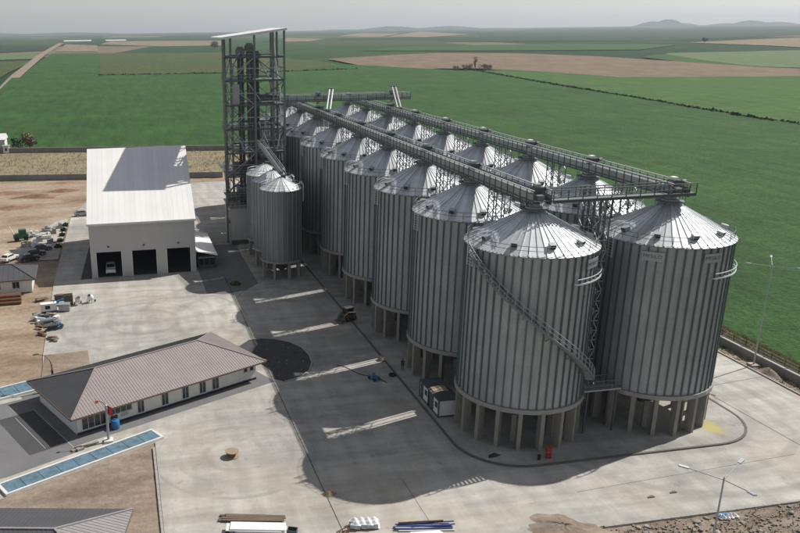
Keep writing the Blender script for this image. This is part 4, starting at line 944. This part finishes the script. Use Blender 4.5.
car('pickup_truck', 'white pickup parked nose out in the left bay of the truck shed', -3.2, 154.2, -math.pi/2, M_car_white, 'pickup')
bpy.data.objects['pickup_truck'].scale = (1.12,1.12,1.15)
car('parked_car', 'silver car parked alone on the concrete beside the truck shed', -10.3, 207.2, R_(8), M_car_grey)
car('parked_car', 'dark car parked behind the small house, nearest the house', -19.8, 166.6, R_(25), M_car_dark)
car('parked_car', 'dark car parked behind the small house, second from the house', -18.9, 170.2, R_(18), M_car_dark)
car('parked_car', 'grey car parked behind the small house, third from the house', -17.9, 174.2, R_(16), pm('grey_car_paint',(.09,.095,.11),.3,.3))
car('parked_car', 'white car parked left of the dark cars behind the small house', -23.8, 167.5, R_(60), M_car_white)
# skid steer loader in a gap of sun
t = thing('skid_steer_loader', 'dark compact loader standing by the plinth kerb in the yard', 'loader', (34.3,117.4,.17), R_(200))
MB().b2(-1.1,1.0,-.62,.62,.4,1.15).build('body', M_dsteel, t); MB().b2(-.55,.6,-.55,.55,1.15,2.0).build('cab', M_glass, t)
for x in (-.6,.65):
    for y in (-.55,.55): MB().b2(x-.05,x+.05,y-.05,y+.05,1.15,2.08).build('cab_post', M_yellow, t)
MB().b2(-.72,.75,-.66,.66,2.05,2.15).build('cab_roof', M_dsteel, t)
for x in (-.62,.62):
    for y in (-.78,.78): wh = MB().lathe([(0,-.14),(.3,-.14),(.44,-.11),(.44,.11),(.3,.14),(0,.14)],16).build('wheel', M_black, t); wh.rotation_euler = (math.pi/2,0,0); wh.location = (x,y,.44); MB().lathe([(0,-.15),(.2,-.15),(.2,.15),(0,.15)],10).build('rim', M_yellow, wh)
for y in (-.7,.7): MB().tube([(-1.,y,1.3),(.4,y,1.5),(1.2,y,1.0),(1.5,y,.4)],.08,6).build('arm', M_yellow, t)
MB().prism([(1.4,-.9),(2.1,-.9),(2.1,.9),(1.4,.9)],.08,.14).add([(1.4,-.9,.1),(1.4,.9,.1),(1.45,.9,.65),(1.45,-.9,.65)],[(0,1,2,3)]).build('bucket', M_dsteel, t)

# ------------------------------------------------------------------ cabins beside the plinth
def cabin(label, x, y, L, W, H, mat_roof, patch):
    t = thing('site_cabin', label, 'cabin', (x,y,.12), 0, 'site cabins')
    MB().b2(.05,W-.05,.05,L-.05,.1,H-.12).build('wall', M_plaster, t)
    for xx in (0.,W):
        for yy in (0.,L): MB().b2(xx-.07,xx+.07,yy-.07,yy+.07,.0,H-.1).build('corner_post', M_dsteel, t)
    MB().b2(-.07,W+.07,-.07,L+.07,.0,.14).build('base_frame', M_dsteel, t); MB().b2(-.1,W+.1,-.1,L+.1,H-.12,H+.02).build('roof', mat_roof, t)
    for yy in (L*.28,):
        f = MB().b2(-.0,.05,yy-.42,yy+.42,.95,1.75).build('window', M_trim, t); MB().b2(-.03,.0,yy-.36,yy+.36,1.0,1.7).build('pane', M_glass, f)
    dd = MB().b2(-.02,.045,L*.62,L*.62+.75,.16,1.95).build('door', M_dsteel, t); MB().box((-.05,L*.62+.1,1.),(.04,.05,.12)).build('handle', M_zinc, dd)
    return t
cabin('white site cabin with dark frame, nearer of the pair beside the silos', 35.45, 82.15, 2.75, 2.55, 2.25, M_dsteel, 0)
cabin('white site cabin with dark frame, farther of the pair beside the silos', 35.45, 85.45, 2.9, 2.55, 2.25, M_dsteel, 0)
tag(MB().b2(35.7,37.6,84.3,85.9,2.43,2.47).build('sunlit_patch', M_wood), 'pale sheet standing in for sunlight across the roofs of the two cabins', 'board')  # added pale sheet that paints a patch of sunlight on the cabin roofs
# red fire point, black tarp, hose
t = thing('fire_point', 'red fire equipment stand on the plinth before the nearest left silo', 'fire stand', (43.5,70.7,.12))
for x in (-.28,.28): MB().b2(x-.05,x+.05,-.05,.05,0,1.25).build('post', M_red, t)
MB().b2(-.33,.33,-.1,.1,.78,1.2).build('board', M_red, t); MB().b2(-.33,.33,-.06,.06,.38,.5).build('rail', M_red, t)
for x in (-.14,.14): MB().lathe([(.1,.03),(.1,.48),(.04,.58)],10,(x,-.2),True,True).build('extinguisher', M_red, t)
t = thing('bin', 'small black bin beside the red fire stand', 'bin', (42.3,70.5,.12)); MB().lathe([(.16,0),(.2,.5)],12,cap0=True).build('body', M_black, t); MB().lathe([(.22,.5),(.22,.55),(.05,.6)],12,cap1=True).build('lid', M_black, t)
tag(mound('tarp_heap', 37.9, 72.3, .85, .4, .32, M_black, 9, .2, base=.12), 'crumpled black tarp on the plinth before the nearest left silo', 'tarp')
# cart with blue hose near the loader
t = thing('hand_cart', 'blue hand cart with drawbar standing in the shaded yard', 'cart', (31.4,94.6,0), R_(-65))
MB().b2(-.7,.7,-.4,.4,.42,.5).build('bed', M_bluebin, t)
for x in (-.5,.5):
    for y in (-.42,.42): wh = MB().lathe([(0,-.05),(.22,-.05),(.22,.05),(0,.05)],12).build('wheel', M_black, t); wh.rotation_euler = (math.pi/2,0,0); wh.location = (x,y,.22)
MB().b2(-.6,-.1,-.3,.3,.5,.95).build('box', M_steel, t); MB().tube([(.7,0,.45),(1.7,0,.25)],.03,6).build('drawbar', M_dsteel, t)
tag(MB().tube([(27.8+.45*i,100.2-.62*i+.5*math.sin(i*.9),.03) for i in range(12)],.05,6).build('hose', M_black), 'dark hose lying on the shaded concrete behind the hand cart', 'hose')
q = MB()
for i in range(17): pass
tyre = MB().add(*(lambda R0,r0,n,k: ([((R0+r0*math.cos(2*math.pi*j/k))*math.cos(2*math.pi*i/n),(R0+r0*math.cos(2*math.pi*j/k))*math.sin(2*math.pi*i/n),r0*math.sin(2*math.pi*j/k)+r0) for i in range(n) for j in range(k)],[(i*k+j,((i+1)%n)*k+j,((i+1)%n)*k+(j+1)%k,i*k+(j+1)%k) for i in range(n) for j in range(k)]))(.38,.14,18,8)).build('loose_tyre', M_black, loc=(34.2,95.3,0)); tag(tyre, 'black tyre lying by the kerb near the standing person', 'hose')  # loose tyre lying flat by the kerb
tag(mound('sand_heap', 34.3, 100.6, .75, .6, .6, M_sand, 12), 'small sand heap on the kerb in the third sunlit strip', 'sand heap')
tag(mound('gravel_heap', 18.4, 68.7, .85, .55, .38, M_rubble, 13), 'small brown heap beside the long joint near the bottom', 'gravel heap')
# cable drum
t = thing('cable_drum', 'wooden cable drum lying flat on the sunlit concrete', 'cable drum', (9.9,78.3,0))
for z in (.02,.62): MB().lathe([(.75,z),(.75,z+.08)],20,cap0=True,cap1=True).build('flange', M_wood, t)
MB().lathe([(.42,.1),(.42,.62)],16).build('core', M_dwood, t)
# standing person by the kerb
def person(label, x, y, z, H, rz):
    t = thing('person', label, 'person', (x,y,z), rz); s = H/1.75
    J = [(0,0,.95),(0,0,1.2),(0,0,1.42),(0,.0,1.52),(0,.02,1.64),(-.1,0,.88),(-.11,.02,.5),(-.11,0,.08),(-.12,.14,.03),(.1,0,.88),(.12,.06,.5),(.13,0,.08),(.14,.14,.03),(-.2,0,1.4),(-.27,-.02,1.12),(-.25,.08,.88),(-.24,.1,.78),(.2,0,1.4),(.27,-.02,1.12),(.25,.08,.88),(.24,.1,.78)]
    E = [(0,1),(1,2),(2,3),(3,4),(0,5),(5,6),(6,7),(7,8),(0,9),(9,10),(10,11),(11,12),(2,13),(13,14),(14,15),(15,16),(2,17),(17,18),(18,19),(19,20)]
    Rr = [.15,.14,.15,.055,.10,.10,.07,.05,.045,.10,.07,.05,.045,.075,.055,.042,.04,.075,.055,.042,.04]
    me = bpy.data.meshes.new('body'); me.from_pydata([(a*s,b*s,c*s) for a,b,c in J],E,[]); o = bpy.data.objects.new('body',me); C.objects.link(o); o.parent = t
    mod = o.modifiers.new('skin','SKIN'); sv = me.skin_vertices[0].data
    for i, r in enumerate(Rr): sv[i].radius = (r*s,r*s*(.75 if i in (0,1,2) else 1))
    sv[0].use_root = True; o.modifiers.new('sub','SUBSURF').levels = 2; o.modifiers['sub'].render_levels = 2
    dg = bpy.context.evaluated_depsgraph_get(); m2 = bpy.data.meshes.new_from_object(o.evaluated_get(dg)); o.modifiers.clear(); o.data = m2
    m2.materials.clear(); m2.materials.append(M_cloth); m2.materials.append(M_skin)
    for p in m2.polygons:
        c = p.center; p.material_index = 1 if (c.z > 1.5*s or (abs(c.x) > .2*s and c.z < .86*s and c.z > .6*s)) else 0; p.use_smooth = True
    MB().lathe([(.0,1.77*s),(.07*s,1.75*s),(.108*s,1.69*s),(.105*s,1.64*s)],12,(0,-.005)).build('hair', M_black, t, 60)
person('person in dark clothes standing on the plinth edge behind the cabins', 36.1, 96.6, .12, 1.62, R_(150))

# ------------------------------------------------------------------ building materials along the bottom edge
t = thing('plank_stack', 'dark weathered planks stacked on the concrete at the bottom edge', 'planks', (10.1,66.0,0), R_(-14))
me = MB().b2(-2.9,2.9,-.12,.12,0,.07).mesh('plank', M_dwood)
for j in range(3):
    for i in range(4): place('plank', me, t, (rnd.uniform(-.35,.35),-.45+.27*i,.02+.08*j), rnd.uniform(-.02,.02))
t = thing('panel_stack', 'stack of white insulated panels at the bottom edge left of the joint', 'panels', (10.2,63.9,0), R_(-13))
me = MB().b2(-2.6,2.6,-.6,.6,0,.1).mesh('sheet', M_tarp)
for j in range(5): place('sheet', me, t, (rnd.uniform(-.3,.3),rnd.uniform(-.15,.15),.14+.11*j), rnd.uniform(-.03,.03))
for x in (-2,0,2): MB().b2(x-.06,x+.06,-.6,.6,.01,.13).build('bearer', M_dwood, t)
for i, (x,y,a,lab) in enumerate(((7.6,63.6,.3,'dark offcut box left of the white panel stack'),(13.4,63.0,-.4,'dark offcut box right of the white panel stack'))):
    t = thing('offcut_box', lab, 'box', (x,y,0), a); MB().b2(-.45,.45,-.35,.35,.02,.1).build('base', M_dwood, t)
    for s in (-1,1): MB().b2(-.45,.45,s*.33-.02,s*.33+.02,.1,.5).build('side', M_dsteel, t); MB().b2(s*.43-.02,s*.43+.02,-.3,.3,.1,.5).build('end', M_dsteel, t)
t = thing('wrapped_pallet', 'white wrapped bags on a pallet at the bottom edge beside the joint', 'pallet', (20.3,62.7,0), R_(-8))
for y in (-.5,0,.5): MB().b2(-1.2,1.2,y-.07,y+.07,.02,.12).build('bearer', M_dwood, t)
for i in range(7): MB().b2(-1.2+.35*i,-.92+.35*i,-.6,.6,.12,.15).build('slat', M_dwood, t)
me_bag = mound('bag', 0,0,.48,.34,.26, M_tarp, 4).data; bpy.data.objects.remove(bpy.data.objects['bag'])
for j in range(3):
    for i in range(8): place('bag', me_bag, t, (-.9+.6*(i%4)+rnd.uniform(-.05,.05),-.3+.6*(i//4)+rnd.uniform(-.05,.05),.17+.2*j), rnd.uniform(-.2,.2))
t = thing('pallet_cart', 'rusty frame of scrap beside the wrapped pallet at the bottom edge', 'scrap', (18.3,62.2,0), .2)
for i in range(6): MB().bar((rnd.uniform(-.9,.9),rnd.uniform(-.3,.3),.06),(rnd.uniform(-.9,.9),rnd.uniform(-.3,.3),.4),.07).build('scrap_bar', M_rust, t)
t = thing('pipe_bundle', 'blue plastic pipes bundled on the concrete at the bottom edge', 'pipes', (25.7,61.3,0), R_(-10))
for i in range(9): MB().tube([(-2.7+rnd.uniform(-.3,.3),-.5+.13*i,.09+.09*(i%2)),(2.7+rnd.uniform(-.3,.3),-.35+.1*i+rnd.uniform(-.25,.25),.09+.12*(i%3))],.065,8).build('pipe', M_cable if i % 3 else M_tarp, t)
MB().bar((-2.4,.35,.38),(1.9,.55,.42),.12).build('pipe', M_rust, t)
t = thing('sheet_bundle', 'white sheets under the blue pipes at the bottom edge', 'sheets', (25.4,60.0,0), R_(-6))
for j in range(4): MB().b2(-1.7+.1*j,1.7-.1*j,-.45,.45,.02+.07*j,.08+.07*j).build('sheet', M_tarp, t)

# scaffold and barrier shadow row along the shaded edge near the front: short crowd barriers
# ------------------------------------------------------------------ clutter by the left edge of the yard
def crate_pile(label, x, y, rz, n, mat, dims):
    t = thing('material_pile', label, 'pile', (x,y,0), rz, 'materials by the yard edge')
    for i in range(n): 
        l_, w_, h_ = dims; MB().box((rnd.uniform(-.5,.5)*l_*.4,rnd.uniform(-.4,.4),h_/2+.02+(i//2)*h_),(l_*rnd.uniform(.7,1.),w_*rnd.uniform(.6,1.),h_),rnd.uniform(-.15,.15)).build('beam', mat, t)
crate_pile('dark steel beams piled at the front of the clutter by the yard edge', -12.2,123.6,.2,8,M_dsteel,(2.6,.5,.22))
crate_pile('grey steel offcuts piled behind the dark beams at the yard edge', -13.2,126.4,.4,8,M_steel,(2.2,.5,.22))
crate_pile('dark formwork panels piled in the middle of the yard edge clutter', -13.4,129.2,-.2,7,pm('formwork',(.07,.075,.085),.8),(2.3,1.1,.14))
crate_pile('timber battens stacked behind the white generator', -11.9,138.6,.1,10,M_dwood,(1.8,.6,.2))
crate_pile('pale timber battens near the corner of the small house', -15.2,139.2,.5,8,M_wood,(2.0,.4,.14))
t = thing('generator', 'white boxed generator standing in the yard edge clutter', 'generator', (-13.5,132.8,0), .15)
MB().b2(-1.3,1.3,-.6,.6,.25,1.5).build('housing', M_white, t); MB().b2(-1.25,1.25,-.55,.55,.02,.25).build('skid', M_dsteel, t); MB().b2(-.6,.2,-.63,-.602,.6,1.2).build('grille', M_black, t); MB().tube([(.9,0,1.5),(.9,0,1.9)],.06,8).build('exhaust', M_dsteel, t)
t = thing('tool_box', 'grey tool container right of the white generator', 'container', (-10.9,132.6,0), -.1); MB().b2(-.9,.9,-.6,.6,.1,1.2).build('body', M_car_grey, t); MB().b2(-.95,.95,-.65,.65,1.2,1.3).build('lid', M_steel, t); MB().b2(-.85,.85,-.5,.5,.02,.1).build('skid', M_dwood, t)
t = thing('stack_of_pallets', 'stacked dark wooden pallets right of the generator', 'pallets', (-10.4,135.9,0), .1)
for j in range(9):
    pl = MB().b2(-.75,.75,-.6,.6,.02+.2*j,.06+.2*j).build('pallet', M_dwood, t)
    for y in (-.5,0,.5): MB().b2(-.75,.75,y-.05,y+.05,.06+.2*j,.2+.2*j).build('bearer', M_dwood, pl)
def mixer(label, x, y, rz):
    t = thing('cement_mixer', label, 'mixer', (x,y,0), rz, 'cement mixers')
    d = MB().lathe([(.2,-.55),(.5,-.35),(.52,.1),(.3,.5),(.3,.55)],14,cap0=True).build('drum', M_tarp, t, 40); d.rotation_euler = (.7,0,0); d.location = (0,0,1.0)
    for s in (-.5,.5): MB().bar((s,-.6,.02),(s*.8,0,1.),.06).bar((s,.6,.02),(s*.8,0,1.),.06).build('leg', M_yellow, t)
    for s in (-.55,.55): wh = MB().lathe([(0,-.05),(.22,-.05),(.22,.05),(0,.05)],12).build('wheel', M_black, t); wh.rotation_euler = (0,math.pi/2,0); wh.location = (s,.6,.22)
rc = random.Random(77); cm = [M_dsteel, M_steel, M_tarp, M_bluebin, M_dwood, M_car_grey, M_wood, M_rust]
for i in range(16):
    x, y = rc.uniform(-15.6,-11.2), rc.uniform(118.5,137.5); mt = cm[i % 8]; cn = ['dark steel','grey steel','white wrapped','blue plastic','weathered timber','silver','raw timber','rusty'][i % 8]
    t = thing('loose_material', f'{cn} offcuts lying in the {"front" if y < 125 else "middle" if y < 131 else "rear"} {"left" if x < -13.4 else "right"} of the yard edge clutter' + ('' if i < 8 else ', smaller heap'), 'offcuts', (x,y,0), rc.random()*3, 'materials by the yard edge')
    for k_ in range(rc.randint(3,6)): MB().box((rc.uniform(-.6,.6),rc.uniform(-.4,.4),.12+.14*k_),(rc.uniform(.5,1.6),rc.uniform(.15,.6),.14),rc.uniform(-.6,.6)).build('offcut', mt, t)
mixer('pale cement mixer nearest the timber battens on the concrete', -8.7,135.2,.3); mixer('pale cement mixer standing alone on the concrete right of the clutter', -6.7,136.0,-.5)
t = thing('pipe_stack', 'rusty brown steel pipes stacked before the small house', 'pipes', (-22.8,138.9,-.08), R_(3))
for j in range(3):
    for i in range(4-j): MB().tube([(-4.6,-.9+.62*i+.31*j,.33+.52*j),(4.2,-.9+.62*i+.31*j,.33+.52*j)],.3,12,True).build('pipe', M_rust, t)
# yard of materials behind the small house
t = thing('green_machine', 'dark green farm machine parked among the pallets behind the small house', 'machine', (-23.2,184.5,0), .2)
MB().b2(-1.6,1.6,-.8,.8,.5,1.5).build('hopper', M_green, t); MB().b2(-.4,1.2,-.7,.7,1.5,2.5).build('cab', M_green, t); MB().tube([(-1.4,0,1.4),(-2.3,0,3.4)],.12,8).build('spout', M_white, t)
for x in (-1.,1.):
    for y in (-.85,.85): wh = MB().lathe([(0,-.15),(.5,-.15),(.5,.15),(0,.15)],14).build('wheel', M_black, t); wh.rotation_euler = (math.pi/2,0,0); wh.location = (x,y,.5)
rr = random.Random(21); lm = [M_tarp, M_stone, M_steel, M_car_grey, M_white]
places = [(-21.5,178.5),(-19.3,177.6),(-19.4,182.5),(-17.6,184.8),(-16.8,189.4),(-18.2,192.2),(-15.8,194.6),(-20.6,187.6),(-16.2,180.2)]
adj = ['nearest', 'second', 'third', 'fourth', 'fifth', 'sixth', 'seventh', 'eighth', 'last']
for i, (x,y) in enumerate(sorted(places, key=lambda p: p[1])):
    t = thing('block_pallet', f'{adj[i]} pallet of pale blocks in the material yard, counted from the small house', 'pallet', (x,y,.02), rr.uniform(-.4,.4), 'pallets of blocks')
    MB().b2(-1.,1.,-.7,.7,.02,.14).build('base', M_dwood, t); mt = lm[i % 5]
    for a in range(3):
        for b in range(2):
            for c in range(rr.randint(1,3)): MB().b2(-.95+.64*a,-.35+.64*a,-.66+.67*b,-.03+.67*b,.14+.36*c,.48+.36*c).build('block', mt, t)
for i, (x,y) in enumerate(((-14.6,176.),(-14.4,181.),(-14.3,186.5),(-14.2,191.5),(-14.1,196.5))):
    t = thing('planter_shrub', f'{ORD[i]} low dark shrub in the row left of the shed road', 'shrub', (x,y,0), group='shrubs by the shed road')
    b_ = bushes('crown', [(0,0,.7,.7,.1)], M_hedge, 40+i, 90); b_.parent = t; MB().tube([(0,0,0),(0,0,.5)],.05,6).build('trunk', M_bark, t)
t = thing('weed_clump', 'green weed clump on the paving before the small silos', 'shrub', (19.4,140.6,0)); b_ = bushes('crown', [(0,0,.9,.5,.02)], M_leaf, 51, 160); b_.parent = t; MB().tube([(0,0,0),(0,0,.25)],.03,5).build('trunk', M_bark, t)

# ------------------------------------------------------------------ rubble along the front edge
def rock_mesh(seed):
    rr = random.Random(seed); bm = bmesh.new(); bmesh.ops.create_icosphere(bm, subdivisions=1, radius=1)
    for v in bm.verts: v.co *= .7+.5*rr.random(); v.co.z *= .6
    me = bpy.data.meshes.new('rock'); bm.to_mesh(me); bm.free(); me.materials.append(M_stone); return me
rocks = [rock_mesh(i) for i in range(5)]
for i in range(60):
    x = 43+rr.random()*30; y = 57.4-rr.random()**1.6*7; s_ = rr.uniform(.10,.30)*(1.5 if i % 9 == 0 else 1.)
    o = place('rubble_block', rocks[i%5], None, (x,y,s_*.25), rr.random()*6, (s_*rr.uniform(.8,1.6),s_,s_)); tag(o, 'broken concrete lump lying in the rubble strip before the front kerb', 'rubble', 'lumps in the rubble strip')
q = MB()
for i in range(2600):
    x = 42.4+rr.random()*40; y = 57.7-rr.random()*11; s_ = rr.uniform(.03,.12); q.box((x,y,s_*.3-.02),(s_*2,s_*1.4,s_),rr.random()*3)
stuff(q.build('gravel', M_stone))
q = MB()
for i in range(900):
    x = 82.6+rr.random()*1.9; y = 70+rr.random()*60; s_ = rr.uniform(.03,.14); q.box((x,y,s_*.3-.1),(s_*2,s_*1.4,s_),rr.random()*3)
stuff(q.build('verge_gravel', M_stone))
t = thing('litter_sacks', 'white and blue sacks dumped on the front kerb beside the lamp post', 'sacks', (54.4,57.4,0))
for i in range(6): o = place('sack', me_bag, t, (rnd.uniform(-.9,.9),rnd.uniform(-.4,.4),.1), rnd.random()*3, (.9,.9,1.2))
MB().b2(-.9,.2,-.3,.1,.2,.28).build('board', M_bluebin, t)
for i, (x,y,a) in enumerate(((49.6,61.6,.4),(52.3,61.9,1.2))):
    tag(MB().box((0,0,.05),(.7,.16,.09)).box((.15,.12,.04),(.3,.25,.07)).build('timber_offcut', M_dwood, loc=(x,y,0)), ['left','right'][i]+' one of two small offcuts lying on the concrete near the front lamp', 'offcut')

# ------------------------------------------------------------------ the air
hz = MB().b2(-S-200,S+200,-S-200,S+200,-4.0,190).build('haze', None); stuff(hz)
hm = bpy.data.materials.new('haze_air'); hm.use_nodes = True; n = hm.node_tree.nodes; l = hm.node_tree.links
n.remove(n['Principled BSDF']); pv = n.new('ShaderNodeVolumePrincipled'); pv.inputs['Color'].default_value = (.72,.80,.90,1); pv.inputs['Density'].default_value = 6.5e-5; pv.inputs['Anisotropy'].default_value = .2
l.new(pv.outputs[0], n['Material Output'].inputs['Volume']); hz.data.materials.append(hm)
